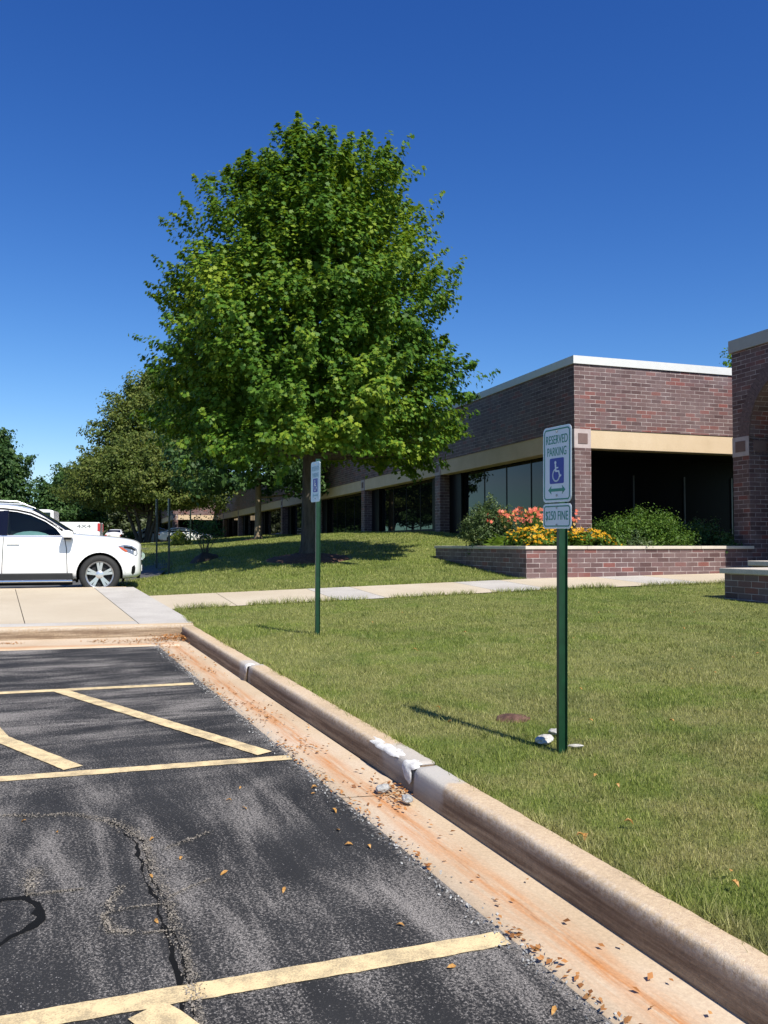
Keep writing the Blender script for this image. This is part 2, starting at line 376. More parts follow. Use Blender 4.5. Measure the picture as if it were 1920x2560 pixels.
ctrl += [(2.15,19.9,1.05), (1.36,22.26,1.25), (-1.93,22,1.24), (-4.75,23,1.27), (-5.48,21.8,.82), (-6.28,23.6,.90), (-.5,19,.98), (-4,19,.93), (.6,25.5,1.62), (-6.66,45,1.80), (-3.3,30,1.68),
         (-18,73,1.33), (-21,76,1.33), (-16,68,1.40), (-8,30,1.30), (-9.5,28,1.05), (-13,43,1.50), (-9,46,1.58)]
for y in (4, 9, 18, 26, 36, 48, 62): w = b2w(-.4, y); ctrl.append((w.x, w.y, 1.78 if y == 4 else float(np.interp(y, [4, 9, 18, 30, 62], [1.78, 2.03, 2.16, 2.2, 2.38]))))
ctrl += [(-4.95,16.7,.62), (-7.2,16,.60), (-12,15,.60), (-25,14,.55), (-8,24,.78), (-16,24,.8), (-30,24,.8), (-13,35,1.05), (-14,40,1.1), (-30,40,1.1), (-14,48,1.55), (-18,60,1.5), (-26,80,1.5), (-40,60,1.4), (-60,30,.9), (-60,90,1.5),
         (20,22,1.3), (30,30,1.5), (30,60,2.0), (40,0,.5), (0,110,2.2), (-40,120,1.7), (60,100,2.0), (-60,-20,-.4), (40,-25,-.3), (0,-25,-.7)]
CT = np.array(ctrl)
def _fit():
    P = CT[:, :2]; n = len(P)
    D = np.linalg.norm(P[:, None] - P[None], axis=2)
    A = np.zeros((n+3, n+3)); A[:n, :n] = D + 1e-6*np.eye(n); A[:n, n] = 1; A[:n, n+1:] = P; A[n, :n] = 1; A[n+1:, :n] = P.T
    return np.linalg.solve(A, np.concatenate([CT[:, 2], np.zeros(3)]))
CW = _fit()
def T(x, y):
    x = np.atleast_1d(np.asarray(x, float)); y = np.atleast_1d(np.asarray(y, float)); out = np.empty(x.shape)
    P = CT[:, :2]; n = len(P); fx, fy, fo = x.ravel(), y.ravel(), out.ravel()
    for i in range(0, fx.size, 20000):
        a, b = fx[i:i+20000], fy[i:i+20000]
        fo[i:i+20000] = np.sqrt((a[:, None]-P[:, 0])**2 + (b[:, None]-P[:, 1])**2) @ CW[:n] + CW[n] + CW[n+1]*a + CW[n+2]*b
    return fo.reshape(x.shape)
def Tz(x, y): return float(T(x, y)[0])

def sheet(name, X, Y, Z, m, smooth=True, UV=None, **k):
    ny, nx = X.shape
    me = bpy.data.meshes.new(name)
    f = [(j*nx+i, j*nx+i+1, (j+1)*nx+i+1, (j+1)*nx+i) for j in range(ny-1) for i in range(nx-1)]
    me.from_pydata(np.stack([X.ravel(), Y.ravel(), Z.ravel()], 1).tolist(), [], f); me.update()
    bm = bmesh.new(); bm.from_mesh(me)
    if sum(p.normal.z for p in bm.faces) < 0: bmesh.ops.reverse_faces(bm, faces=bm.faces)
    bm.to_mesh(me); bm.free()
    me.uv_layers.new(name='UVMap'); d = me.uv_layers[0].data
    UU, VV = UV if UV else (X, Y); UU, VV = UU.ravel(), VV.ravel()
    vi = np.empty(len(me.loops), int); me.loops.foreach_get('vertex_index', vi)
    d.foreach_set('uv', np.stack([UU[vi], VV[vi]], 1).astype(np.float32).ravel())
    if smooth: me.polygons.foreach_set('use_smooth', [True]*len(me.polygons))
    me.materials.append(m)
    return tag(link(bpy.data.objects.new(name, me)), kind='structure', **k)

# base ground to the horizon
g = np.concatenate([[-1500,-700,-350,-200,-120], np.arange(-80, 81, 4.), [120,200,350,700,1500]])
gx, gy = np.meshgrid(g, g + 30)
rr = np.hypot(gx, gy - 25)
tz = T(np.clip(gx, -60, 60), np.clip(gy, -25, 120)); tz = tz*(1 - np.clip((rr-90)/200, 0, 1)) + 1.0*np.clip((rr-90)/200, 0, 1)
sheet('ground', gx, gy, tz - .45 + .40*np.clip((rr-48)/25, 0, 1), M['turf'])

# parking lot asphalt (near), gutter, kerb
uu, vv = np.meshgrid(np.concatenate([np.linspace(-14, 10.9, 60)]), np.concatenate([np.linspace(-45, -6, 14), np.linspace(-5, 1.83, 24)]))
k_end = 11.05 - .095*vv        # the lot's far edge runs with the building, not square to the kerb
vfar = np.clip(vv, -12, 3)
uu2 = -14 + (uu + 14)/(24.9)*(10.93 - .175*0 - .10*(vfar) + 14)
wx = KA[0]*uu2 + KB[0]*vv; wy = KA[1]*uu2 + KB[1]*vv
sheet('parking_lot', wx, wy, SU*uu2, M['asphalt'], UV=(uu2, vv))

def strip(name, pts, width, m, zoff=.004, jag=.0022, **k):
    """painted band on the lot plane through (u,v) points"""
    P = []
    for i in range(len(pts)-1):
        (u0, v0), (u1, v1) = pts[i], pts[i+1]; n = max(2, int(math.hypot(u1-u0, v1-v0)/.04))
        for j in range(n + (i == len(pts)-2)): f = j/n; P.append((u0+(u1-u0)*f, v0+(v1-v0)*f))
    L = []; Rr = []
    for i, p in enumerate(P):
        a, b = P[max(i-1, 0)], P[min(i+1, len(P)-1)]; d = math.hypot(b[0]-a[0], b[1]-a[1]); nx, ny = -(b[1]-a[1])/d, (b[0]-a[0])/d
        w = width(i/len(P)) if callable(width) else width
        L.append((p[0]+nx*(w/2+random.gauss(0, jag)), p[1]+ny*(w/2+random.gauss(0, jag)))); Rr.append((p[0]-nx*(w/2+random.gauss(0, jag)), p[1]-ny*(w/2+random.gauss(0, jag))))
    A = np.array([L, Rr]); X = KA[0]*A[..., 0] + KB[0]*A[..., 1]; Y = KA[1]*A[..., 0] + KB[1]*A[..., 1]
    return sheet(name, X, Y, SU*A[..., 0] + zoff, m, smooth=False, **k)
W = .105
strip('stall_line', [(3.28,-4.0), (2.965,.04), (2.83,1.79)], W, M['paint'])
strip('stall_line', [(6.06,-4.0), (5.67,.034), (5.475,1.80)], W, M['paint'])
strip('stall_line', [(8.75,-4.0), (8.36,.038), (8.20,1.72)], W, M['paint'])
strip('hatch_line', [(8.28,.53), (5.62,1.665)], .125, M['paint'], .007)
strip('hatch_line', [(8.44,-.30+.0), (6.68,.035), (5.74,.455)], .125, M['paint'], .007)
strip('hatch_line', [(8.6,-1.7), (5.86,-.55)], .125, M['paint'], .007)
strip('hatch_line', [(2.87,.46), (.35,1.6)], .14, M['paint'], .007)
crk = mat_concrete('crack_sand', (.12,.107,.09), (.22,.195,.165), (.34,.30,.25), 12, .5, .8)
tar = plain('crack_tar', (.008,.008,.008), .8, Specular_IOR_Level=.1)
CR = [(4.992,.033), (4.909,.206), (4.886,.36), (4.675,.56), (4.506,.63), (4.323,.671), (4.061,.651), (3.873,.642), (3.671,.657), (3.415,.638), (3.257,.643), (3.087,.627), (2.947,.616), (2.748,.589), (2.3,.56)]
cr_all = [(CR[3:], .013, .030, 3000), (CR[:4], .004, .034, 700), ([(3.619,.638), (3.637,.521), (3.63,.427), (3.709,.423), (3.869,.503)], .003, .013, 380), ([(3.63,.427), (3.614,.395), (3.467,.406), (3.414,.49)], .003, .02, 420),
          ([(3.676,.665), (3.737,.768), (3.785,.866)], .002, .010, 160), ([(3.893,.342), (3.916,.185), (3.922,.123)], .003, .012, 240), ([(3.922,.123), (4.04,.142), (4.2,.165)], .003, .03, 420), ([(3.383,.605), (3.402,.518)], .002, .010, 90), ([(4.352,.993), (4.283,.879), (4.2,.74)], .003, .022, 260)]
fl_p = []
for pts, w, spread, cnt in cr_all:
    strip('asphalt_crack', pts, lambda f, w=w: w*(.35+1.5*abs(noise.noise((f*len(pts)*2.7, w*900, 0)))), tar, .0035, w*.28)
    d = [0.]
    for q0, q1 in zip(pts, pts[1:]): d.append(d[-1]+math.hypot(q1[0]-q0[0], q1[1]-q0[1]))
    ss = rng.random(cnt)*d[-1]; uu_c = np.interp(ss, d, [q[0] for q in pts]); vv_c = np.interp(ss, d, [q[1] for q in pts])
    dens = np.array([noise.noise((q*4.1, w*500, 1)) for q in ss]); sc_ = spread*(.6+.9*np.clip(dens+.4, 0, 1.2))
    fl_p += [tuple(uv2w(x, y, .005)) for x, y in zip(uu_c + rng.normal(0, .4, cnt)*sc_, vv_c + .012 + rng.normal(0, .6, cnt)*sc_)]
strip('tar_seal', [(u-.0, v-.030) for u, v in CR[4:]], lambda f: .010+.022*abs(noise.noise((f*9, 3, 0))), tar, .0022, .006)
strip('tar_seal', [(3.90,-.06), (3.922,.05), (3.905,.12), (3.822,.175), (3.699,.180), (3.625,.145), (3.556,.072), (3.45,-.06)], lambda f: .016+.022*math.sin(math.pi*f), tar, .0025, .009)
CRACK_FLECKS = np.array(fl_p)

def sweep(name, prof, us, m, wob=0.0, frame=None, seed=0):
    """prof: (v,dz) points; swept along u"""
    pl = [0.]
    for a, b in zip(prof, prof[1:]): pl.append(pl[-1]+math.hypot(b[0]-a[0], b[1]-a[1]))
    X, Y, Z, U, V = [], [], [], [], []
    for u in us:
        rx, ry, rz = [], [], []
        for j, (v, dz) in enumerate(prof):
            nz = noise.noise((u*7+seed, j*1.7, 0))*.6 + noise.noise((u*31+seed, j*2.3, 5))*.4 if 0 < j < len(prof)-1 else 0
            w = frame(u, v, dz + nz*wob) if frame else uv2w(u, v + nz*wob*.7, dz + nz*wob*.8)
            rx.append(w.x); ry.append(w.y); rz.append(w.z)
        X.append(rx); Y.append(ry); Z.append(rz); U.append([u]*len(prof)); V.append(pl)
    return sheet(name, np.array(X), np.array(Y), np.array(Z), m, UV=(np.array(U), np.array(V)))
GP = [(1.80,-.03), (1.815,.006), (1.93,0), (2.05,-.008), (2.16,-.014), (2.235,-.012)]
sweep('gutter', GP, np.linspace(-14, 4.565, 233), M['gutter'], .003)
sweep('gutter', GP, np.linspace(4.573, 11.5, 88), M['gutter'], .003, seed=9)
KP = [(2.225,-.05), (2.226,-.014), (2.228,.03), (2.231,.08), (2.234,.118), (2.238,.132), (2.246,.142), (2.262,.148), (2.30,.151), (2.375,.150), (2.389,.142), (2.392,0.)]
def kerb_seg(a, b, dv, dz, seed):
    us = np.unique(np.concatenate([[a, a+.012, a+.03], np.arange(a+.05, b-.05, .045), [b-.03, b-.012, b]]))
    pl = []
    def fr(u, v, d): 
        e = min(u-a, b-u); k = max(0., 1-e/.03)
        return uv2w(u, v + dv + (.010*k if v < 2.3 else 0), d + dz - .012*k*(d > .02))
    o = sweep('kerb', KP, us, M['kerb'], .008, fr, seed)
    bm = bmesh.new(); bm.from_mesh(o.data)          # close both ends of the section
    for lo in (True, False):
        n = len(KP); idx = range(n) if lo else range((len(us)-1)*n, len(us)*n); bm.verts.ensure_lookup_table()
        bm.faces.new([bm.verts[i] for i in idx])
    bm.to_mesh(o.data); bm.free(); return o
kerb_seg(-14, 1.2, 0, 0, 1); kerb_seg(1.2, 4.52, 0, 0, 3); kerb_seg(4.545, 8.20, .018, .004, 5); kerb_seg(8.22, 11.42, .0, .0, 8)
# white mortar repairs over the two broken kerb joints
def patch(uc, vc, ru, rv, seed, lift):
    """lump of white mortar smeared over the kerb's top edge"""
    nr, nt = 9, 40; pv = [p[0] for p in KP[1:11]]; pz = [p[1] for p in KP[1:11]]
    arc = [0.]
    for q0, q1 in zip(KP[1:], KP[2:]): arc.append(arc[-1]+math.hypot(q1[0]-q0[0], q1[1]-q0[1]))
    av = [p[0] for p in KP[1:]]; az = [p[1] for p in KP[1:]]
    V = []; Fc = []
    for i in range(nr+1):
        for j in range(nt):
            t = 2*math.pi*j/nt; f = i/nr
            q = f*(1+.45*noise.noise((math.cos(t)*1.7, math.sin(t)*1.7, seed))+.18*noise.noise((math.cos(t)*6, math.sin(t)*6, seed)))
            u = uc+ru*q*math.cos(t); s_ = vc+rv*q*math.sin(t)
            v = float(np.interp(s_, arc, av)); z = float(np.interp(s_, arc, az)); h = lift*(1-f**3)*(.7+.6*noise.noise((u*16, s_*40, seed))) - .003*(i == nr)
            side = max(0., min(1., (.17-s_)/.05)); V.append(uv2w(u, v-h*side, z+h*(1-.6*side)))
    for i in range(nr):
        for j in range(nt): Fc.append((i*nt+j, i*nt+(j+1) % nt, (i+1)*nt+(j+1) % nt, (i+1)*nt+j))
    o = MB().add(V, Fc).build('kerb_repair', M['white_patch'], smooth=60); tag(o, kind='structure')
patch(4.98, .200, .26, .050, 2, .008); patch(4.60, .16, .09, .085, 6, .010); patch(8.22, .17, .055, .075, 11, .012)

# far side of the lot: gutter, kerb and concrete slab
FD = np.array([.9524, .3048]); FN = np.array([-.3048, .9524]); FO = np.array([-2.62, 11.40])     # along / away from the lot
def far_frame(u, v, dz):
    p = FO + FD*u + FN*v; uu_ = KA @ p
    return Vector((p[0], p[1], SU*uu_ + dz))
far_us = np.arange(-40, .12, .12)
sweep('gutter', [(-.82,-.03), (-.80,.005), (-.55,.002), (-.3,.004), (-.12,.008), (.0,.012)], np.arange(-40, -.12, .12), M['gutter'], .003, far_frame, 20)
FP = [(-.02,-.02), (-.012,.02), (0,.06), (.01,.10), (.03,.135), (.06,.150), (.12,.155), (.20,.155)]
sweep('kerb', FP, far_us, M['kerb'], .006, far_frame, 30)
def slab_pt(a, t):     # a: metres along FD from the kerb corner, t 0..1 from the kerb to the far edge
    p0 = FO + FD*a + FN*.20
    q0 = np.array([-5.02, 16.68]) + np.array([.947, .321])*a
    p = p0*(1-t) + q0*t
    z0 = SU*(KA @ p0) + .155; z1 = .775
    return p[0], p[1], z0*(1-t) + z1*t
def slab(name, a0, a1, t0, t1, m, dz=0.0, n=14):
    A, Tt = np.meshgrid(np.linspace(a0, a1, n), np.linspace(t0, t1, n)); Q = np.array([[slab_pt(a, t) for a, t in zip(ra, rt)] for ra, rt in zip(A, Tt)])
    return sheet(name, Q[..., 0], Q[..., 1], Q[..., 2] + dz, m)
for a0, a1 in ((-40, -12.5), (-12.48, -7.8), (-7.78, -4.87), (-4.86, -2.02), (-2.01, -.62)): slab('sidewalk_slab', a0, a1, .055, 1.0, M['sidewalk'])
slab('slab_edge_band', -40, -.62, 0, .054, M['band'])
slab('slab_edge_band', -.61, .12, 0, 1.0, M['band'])
slab('slab_joint_bed', -40, .1, .01, .995, M['soil'], -.02)
# low kerb along the far edge of the slab, standing up at its right-hand end
edge = MB()
for a0, a1 in ((-40, .0),):
    q = [slab_pt(a, 1.0) for a in (a0, a1)]
    d = Vector((-.321, .947, 0))
    v = [Vector(q[0]) + Vector((0,0,.003)), Vector(q[1]) + Vector((0,0,.003)), Vector(q[1]) + d*.14 + Vector((0,0,.003)), Vector(q[0]) + d*.14 + Vector((0,0,.003))]
    edge.add(v + [p - Vector((0,0,.3)) for p in v], [(0,1,2,3), (0,1,5,4), (1,2,6,5), (2,3,7,6), (3,0,4,7)])
tag(edge.build('kerb', M['kerb'], bevel=.02), kind='structure')

# paved walk along the planter
for i, (x0, x1, mm) in enumerate(((-3.42,-2.35,'sidewalk'), (-2.34,-.75,'sidewalk'), (-.74,.05,'band'), (.06,2.1,'sidewalk'), (2.11,3.05,'band'), (3.06,5.2,'sidewalk'), (5.21,6.3,'band'), (6.31,9,'sidewalk'), (9.01,18,'sidewalk'))):
    X = []; Y = []; Z = []
    for f in np.linspace(0, 1, 8):
        rx, ry, rz = [], [], []
        for t in np.linspace(0, 1, 8):
            xl = x0+(x1-x0)*f; xu = xl - .72 - .24*max(0., min(1., (-xl-2.35)/.97))
            x = xl+(xu-xl)*t; y = low_y(xl)*(1-t)+up_y(xu)*t; z = interp(xl, LOWZ)*(1-t)+interp(xu, UPZ)*t
            rx.append(x); ry.append(y); rz.append(z)
        X.append(rx); Y.append(ry); Z.append(rz)
    sheet('footpath', np.array(X), np.array(Y), np.array(Z), M[mm])

# lawns
def poly_at(P, n):
    P = np.array(P, float); d = np.concatenate([[0], np.cumsum(np.linalg.norm(np.diff(P, axis=0), axis=1))]); s = np.linspace(0, d[-1], n)
    return np.stack([np.interp(s, d, P[:, 0]), np.interp(s, d, P[:, 1])], 1)
def coons(name, Lp, Rp, n, m):
    A, B = poly_at(Lp, n), poly_at(Rp, n); t = np.linspace(0, 1, m)[None, :]
    X = A[:, :1]*(1-t)+B[:, :1]*t; Y = A[:, 1:]*(1-t)+B[:, 1:]*t
    Z = T(X, Y)
    sheet(name, X, Y, Z, M['turf']); return A, B
kb0, kb1 = uv2w(-14, 2.385), uv2w(11.42, 2.385)
L1 = [(kb0.x, kb0.y), (kb1.x, kb1.y), (-3.35, low_y(-3.35))]
R1 = [(16, -9), (16, low_y(16))]
lawn_A = coons('lawn', L1, R1, 70, 50)
fw = lambda y: tuple(b2w(.1, y)[:2])
L2 = [(-4.22, up_y(-4.22)), (-4.95,16.75), (-10,28), (-12.5,38), (-13.4,43.2), (-13.4,46), (-19,60), (-25,78)]
R2 = [(2.96, up_y(2.96)), (1.38,22.3), tuple(b2w(.1, 2.1)[:2]), fw(8), fw(20), fw(40), fw(64)]
lawn_B = coons('lawn', L2, R2, 90, 40)
# second lot behind the slab and the cross road
def poly_sheet(name, pts, m, dz):
    me = bpy.data.meshes.new(name); bm = bmesh.new()
    vs = [bm.verts.new((x, y, Tz(x, y)+dz)) for x, y in pts]; bm.faces.new(vs); bmesh.ops.triangulate(bm, faces=bm.faces)
    for _ in range(4): bmesh.ops.subdivide_edges(bm, edges=[e for e in bm.edges if e.calc_length() > 4], cuts=1, use_grid_fill=True)
    for v in bm.verts: v.co.z = Tz(v.co.x, v.co.y)+dz
    bmesh.ops.recalc_face_normals(bm, faces=bm.faces)
    if sum(f.normal.z for f in bm.faces) < 0: bmesh.ops.reverse_faces(bm, faces=bm.faces)
    bm.to_mesh(me); bm.free(); box_uv(me); me.materials.append(m)
    return tag(link(bpy.data.objects.new(name, me)), kind='structure')
asph2 = plain('worn_asphalt', (.075,.074,.072), .85, vary=.35, scale=1.2)
poly_sheet('parking_lot', [(-60,14.5), (-20,12.2), (-7.2,16.1), (-4.95,16.85), (-10,28), (-12.5,38), (-13.4,43.2), (-9,45.2), (-9.6,47.6), (-15,46.5), (-22,62), (-45,90), (-60,90)], asph2, .0)

poly_sheet('parking_lot', [(-24,69.5), (-16.6,69.5), (-17.6,76), (-20.2,80), (-24,80)], asph2, .03)
# fine wear of the grass: individual blades, nobody could count them
def inside(P, x, y):
    c = np.zeros(x.shape, bool); n = len(P)
    for i in range(n):
        x0, y0 = P[i]; x1, y1 = P[(i+1) % n]
        if y0 == y1: continue
        k = ((y0 > y) != (y1 > y)) & (x < (x1-x0)*(y-y0)/(y1-y0)+x0); c ^= k
    return c
def blades(name, poly, n, yr, spread, hgt, wk, seed, clear=()):
    r = np.random.default_rng(seed)
    y = yr[0]*(yr[1]/yr[0])**r.random(n*3); x = (r.random(n*3)*2-1)*(spread*y+1.2) + .0
    ok = inside(poly, x, y)
    for cx, cy, cr in clear: ok &= np.hypot(x-cx, y-cy) > cr
    x, y = x[ok][:n], y[ok][:n]; n = len(x); z = T(x, y)
    d = np.hypot(x, y); a = r.random(n)*2*np.pi; h = hgt*(.55+.75*r.random(n))*(1+.015*d); w = wk*(1+d*.22)*(.7+.6*r.random(n))
    clump = np.array([noise.noise((px*1.6, py*1.6, 3)) for px, py in zip(x, y)]) if n < 900000 else 0
    h *= 1+.5*clump
    lean = h*(.25+.75*r.random(n)); b = r.random(n)*2*np.pi
    V = np.zeros((n, 3, 3)); cx, cy = np.cos(a)*w/2, np.sin(a)*w/2
    V[:, 0] = np.stack([x-cx, y-cy, z-.01], 1); V[:, 1] = np.stack([x+cx, y+cy, z-.01], 1); V[:, 2] = np.stack([x+lean*np.cos(b), y+lean*np.sin(b), z+h], 1)
    return tag(fast_mesh(name, V, 3, M['blade'], attr=r.random(n)**1.3), kind='stuff')
P1 = [tuple(p) for p in poly_at([(L1[0][0]-.0, L1[0][1]), L1[1], L1[2]], 40)] + [(16, low_y(16)), (16, -9)]
P2 = [tuple(p) for p in L2] + [tuple(p) for p in R2[::-1]]
SLABS = [(5.6+.321*t+.947*q, 14.2-.947*t+.321*q, .5) for t in (0, .6, 1.2, 1.8, 2.4) for q in (.45, 1.0)]
blades('grass', P1, 620000, (1.7, 20), .78, .021, .0026, 3, SLABS)
blades('grass', P2, 150000, (14.5, 75), .36, .034, .0030, 4, [(-1.93,22,1.15), (-6.66,45,1.45), (-4.75,23,.5)])

def edge_tufts(name, line, n, off, hgt, seed):
    r = np.random.default_rng(seed); L_ = poly_at(line, 400); k = r.integers(0, 400, n); x = L_[k, 0]+r.normal(0, off, n); y = L_[k, 1]+r.normal(0, off, n)
    dn = np.array([noise.noise((a*1.9, b*1.9, seed)) for a, b in zip(x, y)]); ok = dn > -.15; x, y, dn = x[ok], y[ok], dn[ok]; n = len(x); z = T(x, y)
    d = np.hypot(x, y); a = r.random(n)*6.28; b = r.random(n)*6.28; h = hgt*(.5+.8*r.random(n))*(1+.6*dn); w = .0028*(1+.2*d); ln = h*(.3+.8*r.random(n)); V = np.zeros((n, 3, 3)); cx, cy = np.cos(a)*w/2, np.sin(a)*w/2
    V[:, 0] = np.stack([x-cx, y-cy, z-.01], 1); V[:, 1] = np.stack([x+cx, y+cy, z-.01], 1); V[:, 2] = np.stack([x+ln*np.cos(b), y+ln*np.sin(b), z+h], 1)
    return tag(fast_mesh(name, V, 3, M['blade'], attr=r.random(n)), kind='stuff')
def tufts(name, n, per, seed):
    r = np.random.default_rng(seed); cy_ = 2.5*(14/2.5)**r.random(n); cx_ = (r.random(n)*2-1)*.5*cy_+.6
    ok = inside(P1, cx_, cy_); cx_, cy_ = cx_[ok], cy_[ok]; k = len(cx_)
    x = np.repeat(cx_, per)+r.normal(0, .05, k*per); y = np.repeat(cy_, per)+r.normal(0, .05, k*per); ok = inside(P1, x, y); x, y = x[ok], y[ok]; m = len(x); z = T(x, y)
    a = r.random(m)*6.28; b = r.random(m)*6.28; h = .028+.030*r.random(m); w = .0035*(1+.2*np.hypot(x, y)); ln = h*(.4+.9*r.random(m)); V = np.zeros((m, 3, 3)); ca, sa = np.cos(a)*w/2, np.sin(a)*w/2
    V[:, 0] = np.stack([x-ca, y-sa, z-.01], 1); V[:, 1] = np.stack([x+ca, y+sa, z-.01], 1); V[:, 2] = np.stack([x+ln*np.cos(b), y+ln*np.sin(b), z+h], 1)
    return tag(fast_mesh(name, V, 3, M['blade'], attr=r.random(m)*.7), kind='stuff')
tufts('grass', 260, 30, 41)
kb_in0, kb_in1 = uv2w(-1, 2.42), uv2w(11.3, 2.42)
edge_tufts('grass', [(kb_in0.x, kb_in0.y), (kb_in1.x, kb_in1.y), (-3.2, low_y(-3.2)-.08)], 9000, .025, .055, 31)
edge_tufts('grass', [(x_, low_y(x_)-.05) for x_ in (-3.2, 16)], 9000, .035, .085, 32)
edge_tufts('grass', [(x_, up_y(x_)+.05) for x_ in (-4.1, 2.9)], 4000, .04, .06, 33)
# ------------------------------------------------------------------ foliage tools
LEAF = {
  'maple': np.array([(0,-.5,0), (.17,-.32,.05), (.46,-.30,.10), (.33,-.02,.06), (.5,.22,.08), (.2,.2,.03), (0,.58,-.04), (-.2,.2,.03), (-.5,.22,.08), (-.33,-.02,.06), (-.46,-.30,.10), (-.17,-.32,.05)]),
  'oval': np.array([(0,-.5,0), (.26,-.12,.07), (.2,.25,.05), (0,.5,-.05), (-.2,.25,.05), (-.26,-.12,.07)]),
  'quad': np.array([(0,-.5,0), (.3,0,.06), (0,.5,-.04), (-.3,0,.06)]),
  'strap': np.array([(-.05,0,0), (.05,0,0), (.06,.5,.12), (.0,1.0,-.12), (-.06,.5,.12)]),
  'petal': np.array([(.5*math.cos(t)*(1 if i % 2 == 0 else .45), .5*math.sin(t)*(1 if i % 2 == 0 else .45), .03*(i % 2)) for i, t in enumerate(np.linspace(0, 2*math.pi, 16, endpoint=False))]),
  'trumpet': np.array([(.5*math.cos(t)*(1 if i % 2 == 0 else .5), .5*math.sin(t)*(1 if i % 2 == 0 else .5), .22*(1-i % 2)) for i, t in enumerate(np.linspace(0, 2*math.pi, 12, endpoint=False))]),
}
def unit(a): return a/np.maximum(np.linalg.norm(a, axis=1, keepdims=True), 1e-9)
def leaves(name, pos, nrm, size, m, parent=None, shape='oval', jit=.6, seed=0, along=None, rnd=None):
    r = np.random.default_rng(seed); n = len(pos)
    N = unit(nrm + r.normal(0, jit, (n, 3))); t = r.normal(0, 1, (n, 3)) if along is None else along + r.normal(0, .25, (n, 3))
    Tn = unit(t - N*np.sum(t*N, 1, keepdims=True)); B = np.cross(Tn, N)
    S = LEAF[shape]
    V = pos[:, None] + size[:, None, None]*(B[:, None]*S[None, :, :1] + Tn[:, None]*S[None, :, 1:2] + N[:, None]*S[None, :, 2:])
    return fast_mesh(name, V, len(S), m, parent, r.random(n) if rnd is None else rnd)
def spray_crown(radius, zr, n_spray, per, L, thick, seed, up=.6, gap=.5, inner=.5, nfreq=.5):
    """leaf points in sprays along the tips of branches. radius(z, phi) -> metres; returns pos, normals"""
    r = np.random.default_rng(seed); C = []; D = []; tries = 0
    zs = np.linspace(zr[0], zr[1], 60); wgt = np.array([max(radius(z, 1.0), .05) for z in zs]); wgt /= wgt.sum()
    while len(C) < n_spray and tries < n_spray*12:
        tries += 1
        z = r.choice(zs, p=wgt) + r.normal(0, .1); ph = r.random()*2*np.pi; R0 = radius(z, ph)
        rho = 1-(r.random()**1.6)*inner
        o = np.array([math.cos(ph), math.sin(ph), 0]); c = o*R0*rho + np.array([0, 0, z])
        q = noise.noise((c[0]*nfreq + seed, c[1]*nfreq, c[2]*nfreq*1.5)) + .4*noise.noise((c[0]*1.3, c[1]*1.3+seed, c[2]*1.6))
        if q < -gap+.35: c = o*R0*rho*(.80 if q < -gap+.1 else .92) + np.array([0, 0, z-.15])
        if q < -gap: continue
        f = (z-zr[0])/(zr[1]-zr[0]); d = o*(1.05-.75*f) + np.array([0, 0, up*(.35+1.1*f)]) + r.normal(0, .3, 3)
        C.append(c); D.append(d/np.linalg.norm(d))
    C, D = np.array(C), np.array(D); k = len(C)
    s = r.random((k, per)); ln = L*(.6+.8*r.random((k, 1)))
    off = r.normal(0, 1, (k, per, 3)); th = thick*(1.15-.8*s)[..., None]*(.7+.6*r.random((k, 1, 1)))
    p = C[:, None] + D[:, None]*((s-.45)*ln)[..., None] + off*th*np.array([1, 1, .72])
    nn = off*.8 + D[:, None]*.35 + np.array([0, 0, .65]) + np.concatenate([C[:, :2]*.06, np.zeros((k, 1))], 1)[:, None]
    return p.reshape(-1, 3), nn.reshape(-1, 3), C, D
def bough_crown(radius, zr, n_b, dmin, br, sprays, per, L, thick, seed, depth=.74):
    """leaves on sprays that fan out of separate boughs, dark gaps between the boughs"""
    r = np.random.default_rng(seed); B = []; zs = np.linspace(zr[0], zr[1], 80); wgt = np.array([max(radius(z, 1.0), .15) for z in zs]); wgt /= wgt.sum()
    for _ in range(n_b*40):
        if len(B) >= n_b: break
        z = r.choice(zs, p=wgt); ph = r.random()*2*np.pi; q = radius(z, ph); rho = depth*(.82+.30*r.random())
        c = np.array([q*rho*math.cos(ph), q*rho*math.sin(ph), z])
        if all(np.linalg.norm((c-b)*np.array([1, 1, 1.5])) > dmin for b in B): B.append(c)
    C, D, W = [], [], []
    zc = (zr[0]+zr[1])*.42
    for c in B:
        o = np.array([c[0], c[1], 0]); ro = np.linalg.norm(o)+1e-6; o = o/ro; f = (c[2]-zr[0])/(zr[1]-zr[0]); sc = (.75+.5*r.random())*min(1.15, .55+ro*.22)
        for _ in range(sprays):
            d = r.normal(0, 1, 3); d /= np.linalg.norm(d); d = d*.9 + o*.75*(1-.6*f) + np.array([0, 0, .12+.75*f]); d /= np.linalg.norm(d)
            C.append(c + d*np.array([br, br, br*.42])*sc*(.35+.55*r.random())); dd = d*.7 + o*.35*(1-f) + np.array([0, 0, .25+.55*f]) + r.normal(0, .15, 3); D.append(dd/np.linalg.norm(dd)); W.append(sc)
    C, D, W = np.array(C), np.array(D), np.array(W); k = len(C)
    s = r.random((k, per)); ln = L*(.55+.9*r.random((k, 1)))*W[:, None]; off = r.normal(0, 1, (k, per, 3)); th = thick*(1.15-.95*s)[..., None]*(.75+.5*r.random((k, 1, 1)))
    p = C[:, None] + D[:, None]*((s-.3)*ln)[..., None] + off*th*np.array([1, 1, .8])
    nn = off*.32 + D[:, None]*.45 + np.array([0, 0, .62]) + np.concatenate([C[:, :2]*.10, np.zeros((k, 1))], 1)[:, None]
    return p.reshape(-1, 3), nn.reshape(-1, 3), C, D
